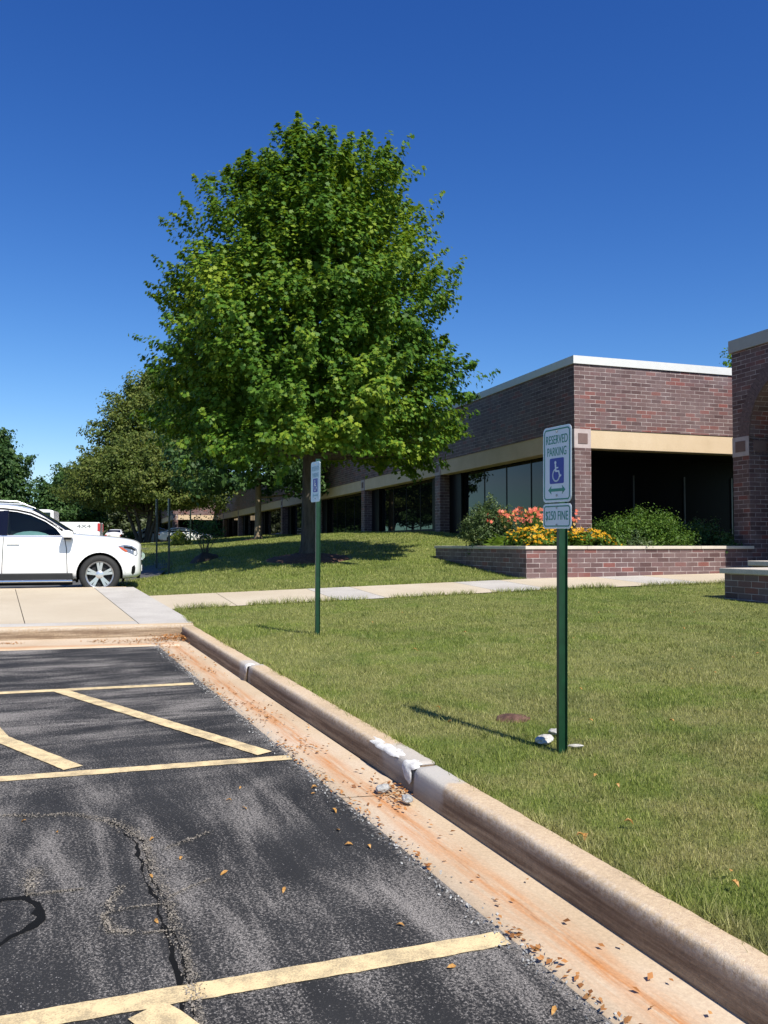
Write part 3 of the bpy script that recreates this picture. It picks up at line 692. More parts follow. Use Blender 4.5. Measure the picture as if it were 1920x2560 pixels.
def limb(mb, p0, p1, r0, r1, sag=.2, seed=0, n=7):
    p0, p1 = Vector(p0), Vector(p1); pts = []; rad = []
    for i in range(n):
        f = i/(n-1); p = p0.lerp(p1, f); p.z += sag*math.sin(math.pi*f)*-.5*(p1-p0).length*.25
        p += Vector((noise.noise((f*3, seed, 0)), noise.noise((f*3, seed, 7)), noise.noise((f*3, seed, 13))))*.12*(p1-p0).length*.35*math.sin(math.pi*min(1, f*1.2))
        pts.append(p); rad.append(r0+(r1-r0)*f)
    mb.tube(pts, rad, 7)
def trunk_mesh(h, r0, r1, lean=(0, 0), flare=1.5, seed=0):
    mb = MB(); n = 16; prof = [(-.25, flare*1.05), (0, flare), (.12, 1+(flare-1)*.55), (.35, 1+(flare-1)*.2), (.8, 1.0)]; zs = [p[0] for p in prof] + list(np.linspace(1.2, h, 9))
    v = []; f = []
    for i, z in enumerate(zs):
        k = prof[i][1] if i < len(prof) else 1.0; rr_ = (r0+(r1-r0)*max(0, z)/h)*k
        for j in range(n):
            t = 2*math.pi*j/n; q = rr_*(1+.10*math.sin(5*t+seed)*(k-1)*2 + .05*noise.noise((math.cos(t)*2, math.sin(t)*2, z*1.5+seed)))
            v.append((lean[0]*z/h+q*math.cos(t), lean[1]*z/h+q*math.sin(t), z))
    for i in range(len(zs)-1):
        for j in range(n): f.append((i*n+j, i*n+(j+1) % n, (i+1)*n+(j+1) % n, (i+1)*n+j))
    mb.add(v, f); return mb

def mulch(loc, r, h, m, name='mulch_ring', label=None, seed=0):
    n, k = 36, 10; v = [(0, 0, h)]; f = []
    for i in range(1, k+1):
        for j in range(n):
            t = 2*math.pi*j/n; q = r*i/k*(1+.12*noise.noise((math.cos(t)*1.5, math.sin(t)*1.5, seed))); x, y = q*math.cos(t), q*math.sin(t)
            z = h*(1-(i/k)**1.5) + .035*noise.noise((x*9, y*9, seed)) + (Tz(loc[0]+x, loc[1]+y)-loc[2])*(i/k) - (.05 if i == k else 0)
            v.append((x, y, z))
    f += [(0, 1+j, 1+(j+1) % n) for j in range(n)]
    for i in range(k-1):
        for j in range(n): f.append((1+i*n+j, 1+(i+1)*n+j, 1+(i+1)*n+(j+1) % n, 1+i*n+(j+1) % n))
    o = MB().add(v, f).build(name, m, smooth=60); o.location = loc
    return tag(o, kind='structure')

# ------------------------------------------------------------------ the big maple
ZG = Tz(-1.93, 22)
def prof_fn(tabL, tabR, wob=.12, seed=0):
    zl = [a for a, _ in tabL]; rl = [b for _, b in tabL]; zr_ = [a for a, _ in tabR]; rr2 = [b for _, b in tabR]
    def fn(z, ph):
        c = math.cos(ph); a, b = np.interp(z, zl, rl), np.interp(z, zr_, rr2); w = .5+.5*c
        return (a*(1-w)+b*w)*(1+wob*noise.noise((math.cos(ph)*1.6+seed, math.sin(ph)*1.6, z*.55)))
    return fn
MZ, MR = .95, .96
mapleL = [(2.2,1.4), (2.7,2.9), (3.4,3.75), (4.3,4.05), (5.2,4.15), (6.0,3.9), (6.8,3.75), (7.6,3.1), (8.4,2.75), (9.3,2.3), (10.2,2.05), (10.8,1.75), (11.2,.9), (11.5,.2)]
mapleR = [(2.2,2.0), (2.7,3.5), (3.4,3.95), (4.3,4.0), (5.2,3.85), (6.0,3.6), (6.8,3.65), (7.6,3.55), (8.4,3.1), (9.2,2.8), (9.9,2.3), (10.5,1.5), (11.1,.7), (11.6,.2)]
mapleL = [(z*MZ+.15, q*MR) for z, q in mapleL]; mapleR = [(z*MZ+.15, q*MR) for z, q in mapleR]
def build_tree(name, loc, label, cat, group, radius, zr, sprays, per, L, thick, size, leafmat, trunk, barkmat, seed, shape='quad', fill=.15, limbs=10, up=.6, gap=.5, inner=.5, nfreq=.5, jit=.6, stems=None, boughs=None):
    t = empty(name, loc, 0, label, cat, group)
    h, r0, r1 = trunk
    if stems is None:
        mb = trunk_mesh(h, r0, r1, seed=seed)
    else:
        mb = MB()
        for (dx, dy, hh, q) in stems: limb(mb, (dx*.12, dy*.12, -.2), (dx, dy, hh), q, q*.45, -.15, seed+dx, 9)
    tr = mb.build('trunk', barkmat, t, smooth=70)
    pos, nn, C, D = bough_crown(radius, zr, *boughs, per, L, thick, seed) if boughs else spray_crown(radius, zr, sprays, per, L, thick, seed, up, gap, inner, nfreq)
    lb = MB(); rr3 = random.Random(seed)
    for i in range(limbs):
        k = rr3.randrange(len(C)); z0 = max(trunk[0]*.28, min(h*.95, C[k][2]*.72)) if stems is None else h*.6
        limb(lb, (0, 0, z0), C[k]*np.array([.9, .9, 1.0]), (r0+(r1-r0)*z0/h)*.42, .02, .25, i+seed)
    if limbs: lb.build('limbs', barkmat, t, smooth=70)
    r = np.random.default_rng(seed+5); sz = size*(.7+.6*r.random(len(pos)))
    if fill:
        k = int(len(pos)*fill); ph = r.random(k)*2*np.pi; z = zr[0]+(zr[1]-zr[0])*r.random(k)
        rad = np.array([radius(a, b) for a, b in zip(z, ph)])*np.sqrt(r.random(k))*.70
        p2 = np.stack([rad*np.cos(ph), rad*np.sin(ph), z], 1); pos = np.concatenate([pos, p2]); nn = np.concatenate([nn, r.normal(0, 1, (k, 3))+np.array([0, 0, .5])]); sz = np.concatenate([sz, size*1.9*(.7+.6*r.random(k))])
    leaves('crown', pos, nn, sz, leafmat, t, shape, jit, seed+9)
    return t
mulch((-1.93,22,ZG), 1.15, .16, M['mulch'], seed=1)
build_tree('maple_tree', (-1.93, 22, ZG), 'tall dense green maple with a broad pointed crown, standing in a mulch ring', 'tree', None,
           prof_fn(mapleL, mapleR, .14, 2), (2.75, 10.15), 0, 84, .80, .17, .104, M['leaf'], (9.5, .215, .05), M['bark'], 11, 'maple', .12, 30, jit=.36, boughs=(150, 1.22, 1.10, 16))

def dome(r, z0, z1, wob=.2, seed=0, sx=1.0, pw=.5, base=.35):
    def fn(z, ph):
        f = min(1, max(0, (z-z0)/(z1-z0))); q = math.sin(math.pi*min(1, (f*(1-base)+base)))**pw if f > 0 else math.sin(math.pi*base)**pw*.8
        return r*q*math.sqrt((sx*math.cos(ph))**2+math.sin(ph)**2)*(1+wob*noise.noise((math.cos(ph)*1.8+seed, math.sin(ph)*1.8, z*.7)))
    return fn
z2 = Tz(-6.66, 45); mulch((-6.66,45,z2), 1.25, .14, M['mulch'], seed=3)
build_tree('maple_tree', (-6.66, 45, z2), 'smaller tree with a pale tan trunk in its own mulch ring, behind the tall maple', 'tree', None, dome(4.8, 2.7, 10, .2, 3), (2.8, 9.8), 260, 75, 1.4, .36, .25, M['deep'], (7.5, .195, .07), M['bark_tan'], 21, 'quad', .2, 10)
def gz(px, y): return (px-960)/F*y
x = gz(362, 58)
build_tree('crabapple_tree', (x, 58, Tz(x, 58)), 'wide low olive-green tree with several leaning stems, beyond the two thin dark posts', 'tree', None, dome(5.3, 2.8, 7.2, .25, 5, 1.0, .6, .30), (2.8, 7.1), 560, 95, 1.3, .30, .18, M['olive'], (3.6, .17, .10), M['bark'], 31, 'quad', .25, 12, .5,
           stems=[(-1.9,.4,3.6,.15), (-.8,-.5,3.8,.14), (.6,.3,4.0,.16), (1.5,-.4,3.6,.13), (.1,.9,3.8,.12)])
x = gz(392, 72)
build_tree('linden_tree', (x, 72, Tz(x, 72)), 'tall olive tree rising behind the low spreading tree, left of the big maple', 'tree', None, prof_fn([(3,4.5), (4.6,6.3), (7.5,6.3), (9.2,5.7), (11,4.7), (12.7,3.4), (14.3,2.0), (15.6,.8)], [(3,4.5), (4.6,6.2), (9.2,5.6), (12.6,3.4), (15.6,.4)], .2, 4), (3.4, 15), 420, 80, 1.6, .42, .26, M['olive'], (9, .25, .08), M['bark'], 41, 'quad', .25, 8)
x = gz(178, 78)
build_tree('shade_tree', (x, 78, Tz(x, 78)), 'round dark green tree above the white pickup truck', 'tree', None, dome(2.9, 2.2, 7.2, .3, 6), (2.4, 7.0), 200, 60, 1.4, .40, .30, M['deep'], (5, .2, .08), M['bark'], 51, 'quad', .25, 8)
x = gz(-22, 80)
build_tree('shade_tree', (x, 80, Tz(x, 80)), 'blue-green tree cut off by the left edge, above the big white car roof', 'tree', None, dome(3.9, 2.6, 10.9, .3, 8, 1.0, .55, .3), (2.8, 10.7), 320, 60, 1.5, .38, .30, M['deep'], (6, .2, .08), M['bark'], 61, 'quad', .2, 8, .5, .35)
for i, (px, y, r_, h, lab) in enumerate(((190, 96, 4.0, 4.2, 'broad low tree in the distant row, just above the pickup bed'), (262, 104, 4.2, 5.4, 'far tree in the distant row, above the small white car'), (60, 100, 4.5, 4.6, 'far tree in the distant row, mostly behind the white car roof'), (325, 98, 3.8, 6.0, 'far dark tree in the distant row, behind the leaning stems'), (410, 112, 4.5, 6.2, 'far tree in the distant row, seen beside the far brick wing'))):
    x = gz(px, y)
    build_tree('far_tree', (x, y, Tz(x, min(y, 118))), lab, 'tree', 'distant row of trees', dome(r_, .5, h, .3, 70+i, 1.0, .5, .4), (.6, h), 130, 45, 1.5, .5, .42, M['far' if i % 2 else 'deep'], (h*.7, .2, .08), M['bark'], 71+i, 'quad', .3, 4)
x = gz(1885, 44)
build_tree('shade_tree', (x, 44, Tz(x, 44)), 'tree top showing above the white roof edge beside the arched porch', 'tree', None, dome(2.8, 5.0, 9.4, .3, 15, 1.0, .6, .3), (5, 9.3), 150, 60, 1.4, .3, .22, M['leaf'], (9, .25, .08), M['bark'], 91, 'quad', .1, 10, .7, .3)

# ------------------------------------------------------------------ office building
ROOF, CAPB, FT, FB = 6.37, 6.17, 4.52, 4.04
bld = empty('office_building', (BO.x, BO.y, 0), BA, 'long low dark brick office building with white roof edge, beige band and black recessed windows', 'building')
NF, NS = 16.0, 65.8          # front length, side length
PW = .47
def bpart(mb, name, m, **k): return mb.build(name, M[m], bld, **k)
mb = MB()
mb.box((0, 0, FT), (NF, .35, CAPB)); mb.box((0, .35, FT), (.35, NS+8, CAPB))
bpart(mb, 'wall', 'brick')
mb = MB(); mb.box((-.04, -.04, CAPB), (NF+.04, .55, ROOF)); mb.box((-.04, .55, CAPB), (.55, NS+8, ROOF)); bpart(mb, 'roof_edge', 'cap')
mb = MB(); mb.box((.55, .55, CAPB-.3), (NF, NS+8, CAPB-.2)); bpart(mb, 'roof', 'grey')
mb = MB(); mb.box((PW, .02, FB), (NF, .42, FT)); bpart(mb, 'fascia', 'fascia', bevel=.01)
bays = [8.83*k for k in range(0, 8)]
for k, y in enumerate(bays):
    y1 = bays[k+1] if k+1 < len(bays) else NS
    if y < NS: MB().box((.02, y+PW, FB), (.42, min(y1, NS)-.003, FT)).build('fascia', M['fascia'], bld, bevel=.01)
# brick piers with a square stone block at the level of the band
for k, y in enumerate(bays):
    p = MB().box((0, y, .3), (PW, y+PW, FB)).build('pillar', M['brick'], bld)
    MB().box((-.01, y-.0, FB), (PW, y+PW, FT)).build('stone_block', M['square_frame'], p)
    MB().box((-.02, y+.10, FB+.11), (.05, y+PW-.10, FT-.11)).build('tile', M['square'], p)
    if k == 0:
        MB().box((.10, -.012, FB+.11), (PW-.10, .05, FT-.11)).build('tile', M['square'], p)
# recessed glazing along the side
for k, y in enumerate(bays):
    y1 = min(bays[k+1] if k+1 < len(bays) else NS, NS)
    a, b = y+PW, y1
    if b-a < 2: continue
    if b-a < 5:
        MB().box((.36, a, 1.3), (.44, b, FB)).build('panel', M['black'], bld); continue
    w = MB().box((.50, a+1.15, 1.3), (.56, b-1.0, FB+.2)).build('window', M['glass'], bld)
    n = 4
    for i in range(n+1):
        yy = a+1.15+(b-a-2.15)*i/n; MB().box((.48 if i in (0, n) else .485, yy-.02, 1.3), (.50, yy+.02, FB+.2)).build('mullion', M['dark'], w)
    MB().box((.36, a, 1.3), (.44, a+1.15, FB)).build('panel', M['black'], bld)
    MB().box((.36, b-1.0, 1.3), (.44, b, FB)).build('panel', M['black'], bld)
    MB().box((.20, a, 1.2), (.60, b, 2.18)).build('sill', M['dark'], bld) if k > 0 else None
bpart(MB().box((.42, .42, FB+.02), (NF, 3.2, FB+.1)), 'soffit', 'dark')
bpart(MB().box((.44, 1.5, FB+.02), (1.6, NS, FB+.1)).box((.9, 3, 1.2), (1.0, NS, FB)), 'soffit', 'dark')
# deep porch behind the front pier: dark glazing two metres in
w = MB().box((.5, 2.2, 1.2), (NF, 2.28, FB+.02)).build('window', M['black'], bld)
for xx in (1.55, 3.25, 5.0, 6.7): MB().box((xx-.018, 2.16, 1.2), (xx+.018, 2.20, FB-.45)).build('mullion', M['mullion'], w)
# far wing standing out to the left at the end of the long side
wing = empty('office_wing', b2w(0, NS, 0), BA, 'far sunlit end wing of the brick building, small beyond the shrubs', 'building')
LW = 4.3
MB().box((-LW, 0, FT), (.0, .35, CAPB)).box((-LW, .35, FT), (-LW+.35, 30, CAPB)).build('wall', M['brick'], wing)
MB().box((-LW-.04, -.04, CAPB), (-.05, 30, ROOF)).build('roof_edge', M['cap'], wing)
MB().box((-LW+PW, .02, FB), (0, .4, FT)).build('fascia', M['fascia'], wing); MB().box((-LW+.02, PW, FB), (-LW+.4, 30, FT)).build('fascia', M['fascia'], wing)
p = MB().box((-LW, 0, .8), (-LW+PW, PW, FB)).build('pillar', M['brick'], wing)
MB().box((-LW, -.01, FB), (-LW+PW, PW, FT)).build('stone_block', M['square_frame'], p); MB().box((-LW+.1, -.02, FB+.1), (-LW+PW-.1, .05, FT-.1)).build('tile', M['square'], p)
MB().box((-LW+.5, 1.5, .8), (5, 1.6, FB+.4)).box((-LW+.6, PW, .8), (-LW+.7, 30, FB)).build('window', M['black'], wing)

# arched porch (its side wall in shade at the right edge)
por = empty('arched_porch', b2w(2.84, -2.335, 0), BA, 'dark brick entrance porch with an arched side opening, cut off at the right edge', 'building')
PL, TH, SP_, AR = 3.8, .62, 4.13, 1.38
y_a, y_b = -.52, -.52-2*AR
out = [(0, .3), (0, CAPB-.045), (-PL, CAPB-.045), (-PL, .3), (y_b, .3), (y_b, SP_)] + [(y_b+AR-AR*math.cos(t), SP_+AR*math.sin(t)) for t in np.linspace(0, math.pi, 25)[1:-1]] + [(y_a, SP_), (y_a, .3)]
MB().prism(out, 'x', 0, TH).build('wall', M['brick'], por)
W6 = 6.5
MB().prism(out, 'x', W6, W6+TH).build('wall', M['brick'], por)
MB().box((TH, -.5, SP_+.3), (W6, 0, CAPB)).box((TH, -PL, .3), (4.6, -PL+.5, CAPB-.05)).build('wall', M['brick'], por)  # second box: unseen front wall, added to darken the porch inside
MB().box((-.05, -PL-.05, CAPB-.04), (W6+TH+.05, .05, ROOF+.05)).build('roof_edge', M['cap_shaded'], por)  # white cap metal with its shade put into the colour
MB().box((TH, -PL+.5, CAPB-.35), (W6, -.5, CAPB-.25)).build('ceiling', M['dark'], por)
MB().box((TH+.005, -.62, .5), (W6-.005, -.505, CAPB-.36)).build('dark_partition', M['black'], por)  # black partition added to make the shade behind the arch
# ring of bricks set on edge round the arch
ring = MB(); nb = 44; cy = y_b+AR
for i in range(nb):
    t0, t1 = math.pi*(i+.04)/nb, math.pi*(i+.96)/nb
    pts = [(cy-r_*math.cos(t), SP_+r_*math.sin(t)) for r_, t in ((AR-.004, t0), (AR+.305, t0), (AR+.305, t1), (AR-.004, t1))]
    ring.prism(pts, 'x', -.006, .04)
ring.build('arch_ring', plain('ring_brick', (.12,.078,.078), .65, vary=.3, scale=14), por)
sq = MB().box((-.012, -.52, 3.66), (TH+.01, .006, 4.11)).build('stone_block', M['square_frame'], por)
MB().box((-.02, -.42, 3.76), (.05, -.10, 4.01)).box((.12, -.528, 3.76), (TH-.12, -.48, 4.01)).build('tile', M['square'], sq)

# planter in front of the corner
pl = empty('brick_planter', b2w(-2.94, -2.91, 0), BA, 'long low raised brick planter with stone coping, full of shrubs and flowers', 'planter')
PT = 1.575; CT_ = .068; FLN = 5.78; LLN = 4.95; TW = .30
MB().box((0, 0, .55), (FLN, TW, PT-CT_)).box((0, TW, .55), (TW, LLN, PT-CT_)).box((TW, LLN-TW, .55), (3.0, LLN, PT-CT_)).build('wall', M['brick'], pl)
cop = MB(); n = 4
for i in range(n): cop.box((-.03+(FLN+.06)*i/n+(.002 if i else 0), -.03, PT-CT_), (-.03+(FLN+.06)*(i+1)/n-.002, TW+.03, PT))
cop.box((-.03, TW+.032, PT-CT_), (TW+.03, LLN+.03, PT)); cop.box((TW+.032, LLN-TW-.03, PT-CT_), (2.9, LLN+.03, PT))
cop.build('coping', M['stone'], pl, bevel=.008)
MB().box((TW, TW, 1.0), (FLN, LLN-TW, PT-.09)).build('soil', M['soil'], pl)

# low walls by the entrance steps
def low_wall(loc, L, Wd, z0, z1, label):
    t = empty('low_brick_wall', (loc[0], loc[1], 0), BA, label, 'wall')
    MB().box((0, -L, z0), (Wd, 0, z1-.09)).build('wall', M['brick'], t)
    MB().box((-.06, -L-.06, z1-.09), (Wd+.06, .06, z1)).build('coping', M['stone'], t, bevel=.012)
low_wall((5.67, 14.2), 3.2, 1.0, .45, 1.215, 'dark low brick wall with a pale stone top on the grass at the right edge')
low_wall((6.72, 15.55), 2.4, 1.0, .5, 1.31, 'second low wall showing only its pale stone top, behind and above the grass-side one')

# ------------------------------------------------------------------ planting
def bed(px, y): return gz(px, y)
def bush(name, px, y, r, h, label, leafmat, n, size, seed, group=None, sx=1.0, z0=1.47, cat='shrub', shape='oval', shoots=0, jit=.7, sprays=60, base=.32):
    x = gz(px, y); t = empty(name, (x, y, z0), 0, label, cat, group)
    fn = dome(r, -.05, h, .10, seed, sx, .5, base)
    pos, nn, C, D = spray_crown(fn, (.05, h*.97), sprays, max(6, n//sprays), r*.45, r*.15, seed, .8, .6, .45, 2.2/r)
    if shoots:
        rr4 = np.random.default_rng(seed); P = []; 
        for i in range(shoots):
            ph = rr4.random()*6.28; z = h*(.35+.6*rr4.random()); q = fn(z, ph); o = np.array([q*math.cos(ph), q*math.sin(ph), z]); d = np.array([math.cos(ph)*.6, math.sin(ph)*.6, .8])
            for s in np.linspace(0, .08+.09*rr4.random(), 6): P.append(o+d*s)
        pos = np.concatenate([pos, P]); nn = np.concatenate([nn, np.tile([0, 0, 1.], (len(P), 1))])
    rs = np.random.default_rng(seed); sz = size*(.7+.6*rs.random(len(pos)))
    k = int(len(pos)*.3); ph = rs.random(k)*6.28; z = h*.9*rs.random(k); rad = np.array([fn(a, b) for a, b in zip(z, ph)])*np.sqrt(rs.random(k))*.85
    pos = np.concatenate([pos, np.stack([rad*np.cos(ph), rad*np.sin(ph), z], 1)]); nn = np.concatenate([nn, rs.normal(0, 1, (k, 3))]); sz = np.concatenate([sz, np.full(k, size*1.4)])
    leaves('foliage', pos, nn, sz, leafmat, t, shape, jit, seed)
    st = MB(); q = random.Random(seed)
    for i in range(7): a = q.random()*6.28; limb(st, (0, 0, -.05), (r*.6*math.cos(a), r*.6*math.sin(a), h*.65), .014, .005, .1, i, 5)
    st.build('stem', M['bark'], t, smooth=60)
    return t
bush('round_shrub', 1226, 20.3, .62, 1.08, 'rounded grey-green shrub at the left end of the planter', M['shrub'], 12000, .048, 101, shoots=25, sprays=190, base=.12)
bush('round_shrub', 1332, 20.7, .42, .98, 'brighter green shrub half hidden behind the orange lilies', M['yew'], 2600, .05, 102, shoots=30, sprays=80)
bush('yew_shrub', 1597, 20.2, .98, .82, 'broad feathery green yew right of the pillar in the planter', M['yew'], 15000, .05, 103, shoots=45, sprays=380, sx=1.15, shape='quad')
bush('yew_shrub', 1745, 21.0, .75, .72, 'shaded dark shrub between the broad yew and the arched porch', M['deep'], 3200, .06, 104, sprays=90)
bush('low_plant', 1590, 18.95, .40, .25, 'low leafy plant at the planter edge in front of the broad yew', M['shrub'], 1800, .05, 105, cat='plant', sprays=60)
bush('low_plant', 1815, 19.6, .35, .22, 'small leafy plant in the shade beside the porch wall', M['deep'], 700, .06, 106, cat='plant', sprays=30)
def lily(px, y, n, label, seed, h=.72):
    x = gz(px, y); t = empty('daylily_plant', (x, y, 1.47), 0, label, 'flowers', 'coral daylilies in the planter'); r = np.random.default_rng(seed)
    k = 110; a = r.random(k)*6.28; base = np.stack([.14*r.random(k)*np.cos(a), .14*r.random(k)*np.sin(a), np.zeros(k)], 1)
    d = np.stack([np.cos(a)*.75, np.sin(a)*.75, .55+.9*r.random(k)], 1)
    leaves('foliage', base, np.stack([np.cos(a)*-.4, np.sin(a)*-.4, np.ones(k)*.8], 1), .48+.25*r.random(k), M['strap'], t, 'strap', .15, seed, along=d)
    n = int(n*1.6); b = r.random(n)*6.28; q = .05+.36*np.sqrt(r.random(n)); P = np.stack([q*np.cos(b), q*np.sin(b), h+.26*r.random(n)], 1)
    leaves('blossom', P, np.stack([np.cos(b)*.3, np.sin(b)*.3-.8, np.full(n, .6)], 1), .085+.045*r.random(n), M['coral'], t, 'trumpet', .5, seed)
    leaves('blossom', P[:n//2]+r.normal(0, .08, (n//2, 3))-np.array([0, 0, .06]), r.normal(0, 1, (n//2, 3)), np.full(n//2, .11), M['bud'], t, 'quad', .4, seed+1, along=np.tile([0, 0, 1.], (n//2, 1)))
    s = MB()
    for p in P[::2]: s.tube([(p[0]*.2, p[1]*.2, 0), (p[0]*.7, p[1]*.7, p[2]*.6), tuple(p)], .006, 4)
    s.build('stem', M['yew'], t)
for i, (px, y, n, lab) in enumerate(((1262, 19.95, 12, 'coral daylily clump nearest the rounded grey-green shrub'), (1292, 19.7, 18, 'second coral daylily clump from the left, above the yellow flowers'), (1325, 19.5, 20, 'tallest coral daylily clump, in the middle of the orange patch'), (1362, 19.2, 18, 'coral daylily clump just left of the fine sign'), (1405, 19.4, 14, 'coral daylily clump hidden mostly behind the sign plates'))): lily(px, y, n, lab, 120+i, .66 if i != 2 else .74)
x0 = gz(1222, 18.6)
for j, (px, y) in enumerate(((1256, 19.75), (1284, 19.2))):
    t = empty('strap_leaf_plant', (gz(px, y), y, 1.47), 0, ('arching bright green grassy plant at the planter edge under the grey-green shrub', 'arching grassy plant just left of the yellow flowers')[j], 'plant'); r = np.random.default_rng(140+j); k = 130; a = r.random(k)*6.28
    leaves('foliage', np.stack([.18*r.random(k)*np.cos(a), .18*r.random(k)*np.sin(a), np.zeros(k)], 1), np.stack([np.cos(a)*-.4, np.sin(a)*-.4, np.ones(k)], 1), .22+.16*r.random(k), M['strap'], t, 'strap', .2, 140+j, along=np.stack([np.cos(a)*.6, np.sin(a)*.6, .5+.8*r.random(k)], 1))
    leaves('foliage', np.stack([.2*r.normal(0, 1, 60), .2*r.normal(0, 1, 60), .12*r.random(60)], 1), r.normal(0, 1, (60, 3))+np.array([0, 0, 1]), np.full(60, .09), M['yew'], t, 'oval', .5, 150+j)
def susan(px, y, n, h, label, seed):
    t = empty('coneflower_plant', (gz(px, y), y, 1.47), 0, label, 'flowers', 'yellow coneflowers in the planter'); r = np.random.default_rng(seed)
    n = int(n*2.2); b = r.random(n)*6.28; q = .36*np.sqrt(r.random(n)); P = np.stack([q*np.cos(b), q*np.sin(b), h*(.62+.45*r.random(n))-.28*q], 1)
    fl = leaves('blossom', P, np.tile([.1, -.45, .85], (n, 1)), .075+.03*r.random(n), M['gold'], t, 'petal', .35, seed)
    leaves('blossom', P+np.array([.002, -.01, .016]), np.tile([.1, -.45, .85], (n, 1)), np.full(n, .03), M['cone'], t, 'oval', .2, seed)
    k = 420; b = r.random(k)*6.28; q = .38*np.sqrt(r.random(k)); Q = np.stack([q*np.cos(b), q*np.sin(b), h*.78*r.random(k)], 1)
    leaves('foliage', Q, r.normal(0, .6, (k, 3))+np.array([0, -.2, 1]), .07+.05*r.random(k), M['yew'], t, 'oval', .4, seed+2)
    s = MB()
    for p in P[::3]: s.tube([(p[0]*.6, p[1]*.6, 0), tuple(p)], .004, 3)
    s.build('stem', M['yew'], t)
for i, (px, y, n, h, lab) in enumerate(((1304, 18.75, 34, .50, 'leftmost clump of yellow coneflowers, beside the grassy plants'), (1338, 18.6, 44, .56, 'yellow coneflower clump in the middle below the coral lilies'), (1345, 18.15, 34, .34, 'shorter yellow coneflower clump at the planter edge, left of the post'), (1385, 18.55, 40, .52, 'yellow coneflower clump straight below the fine plate'), (1425, 18.5, 40, .52, 'yellow coneflower clump just right of the sign post'), (1463, 18.7, 40, .50, 'yellow coneflower clump in front of the brick pillar foot'), (1498, 18.6, 36, .42, 'yellow coneflower clump in front of the yew’s left side'), (1520, 18.75, 12, .34, 'rightmost sparse clump of yellow coneflowers'))): susan(px, y, n, h, lab, 160+i)

p = at(1283, 1772, 6.0); mulch((p.x, p.y, Tz(p.x, p.y)), .13, .035, M['mulch'], 'bare_patch', seed=14)
# shrubs out on the lawn
mulch((gz(512, 23), 23, Tz(gz(512, 23), 23)), .42, .16, M['soil'], 'mulch_mound', seed=8)
x = gz(512, 23)
t = empty('open_shrub', (x, 23, Tz(x, 23)+.12), 0, 'thin open dark shrub on a small mulch mound left of the tall maple', 'shrub')
st = MB(); q = random.Random(5); tips = []
for i in range(16):
    a = q.random()*6.28; e = (.42*math.cos(a)*(.5+.6*q.random()), .42*math.sin(a)*(.5+.6*q.random()), .45+.4*q.random()); limb(st, (.03*math.cos(a), .03*math.sin(a), -.05), e, .011, .004, .2, i, 6); tips.append(e)
st.build('stem', M['bark'], t)
tp = np.array(tips); r = np.random.default_rng(4); P = (tp[r.integers(0, 16, 900)] + r.normal(0, .11, (900, 3))); leaves('foliage', P, r.normal(0, 1, (900, 3))+np.array([0, 0, .6]), .05+.03*r.random(900), M['deep'], t, 'oval', .5, 6)
x = gz(449, 44)
bush('round_shrub', 449, 44, .48, .75, 'bright yellow-green shrub in the distance beside the far wing', M['lime'], 900, .10, 111, z0=Tz(x, 44), sprays=40)
x = gz(326, 62)
bush('round_shrub', 326, 62, .85, 1.1, 'pale green shrub in the distance, right of the small white car', M['shrub'], 900, .16, 112, z0=Tz(x, 62), sprays=40)

# ------------------------------------------------------------------ signs
def text_mesh(txt, w, h, m, name, parent, loc):
    cu = bpy.data.curves.new('t', 'FONT'); cu.body = txt; cu.align_x = 'CENTER'; cu.align_y = 'CENTER'; cu.size = 1; cu.extrude = .004
    o = bpy.data.objects.new('t', cu); COL.objects.link(o); dg = bpy.context.evaluated_depsgraph_get(); dg.update()
    me = bpy.data.meshes.new_from_object(o.evaluated_get(dg)); bpy.data.objects.remove(o); bpy.data.curves.remove(cu)
    co = np.empty(len(me.vertices)*3); me.vertices.foreach_get('co', co); co = co.reshape(-1, 3)
    mn, mx = co.min(0), co.max(0); c = (mn+mx)/2
    out = np.stack([(co[:, 0]-c[0])/(mx[0]-mn[0])*w, -(co[:, 2]-mn[2])/(mx[2]-mn[2])*.0012, (co[:, 1]-c[1])/(mx[1]-mn[1])*h], 1)
    me.vertices.foreach_set('co', out.ravel()); me.materials.clear(); me.materials.append(m); me.update()
    ob = link(bpy.data.objects.new(name, me), parent); ob.location = loc; return ob
def rrect(w, h, r, n=7):
    P = []
    for cx, cz, a0 in ((w/2-r, h/2-r, 0), (-w/2+r, h/2-r, 90), (-w/2+r, -h/2+r, 180), (w/2-r, -h/2+r, 270)):
        for k in range(n): a = R(a0+90*k/(n-1)); P.append((cx+r*math.cos(a), cz+r*math.sin(a)))
    return P
def ringmesh(w, h, r, t, y0, y1):
    a, b = rrect(w, h, r), rrect(w-2*t, h-2*t, max(.002, r-t)); n = len(a)
    v = [(x, y0, z) for x, z in a] + [(x, y0, z) for x, z in b] + [(x, y1, z) for x, z in a] + [(x, y1, z) for x, z in b]
    return MB().add(v, [(i, (i+1) % n, n+(i+1) % n, n+i) for i in range(n)] + [(i, (i+1) % n, 2*n+(i+1) % n, 2*n+i) for i in range(n)] + [(n+i, n+(i+1) % n, 3*n+(i+1) % n, 3*n+i) for i in range(n)])
def stroke(mb, pts, w, y0, y1):
    for a, b in zip(pts, pts[1:]):
        d = math.hypot(b[0]-a[0], b[1]-a[1]); nx, nz = -(b[1]-a[1])/d*w/2, (b[0]-a[0])/d*w/2
        ex, ez = (b[0]-a[0])/d*w*.3, (b[1]-a[1])/d*w*.3
        mb.prism([(a[0]+nx-ex, a[1]+nz-ez), (b[0]+nx+ex, b[1]+nz+ez), (b[0]-nx+ex, b[1]-nz+ez), (a[0]-nx-ex, a[1]-nz-ez)], 'y', y0, y1)
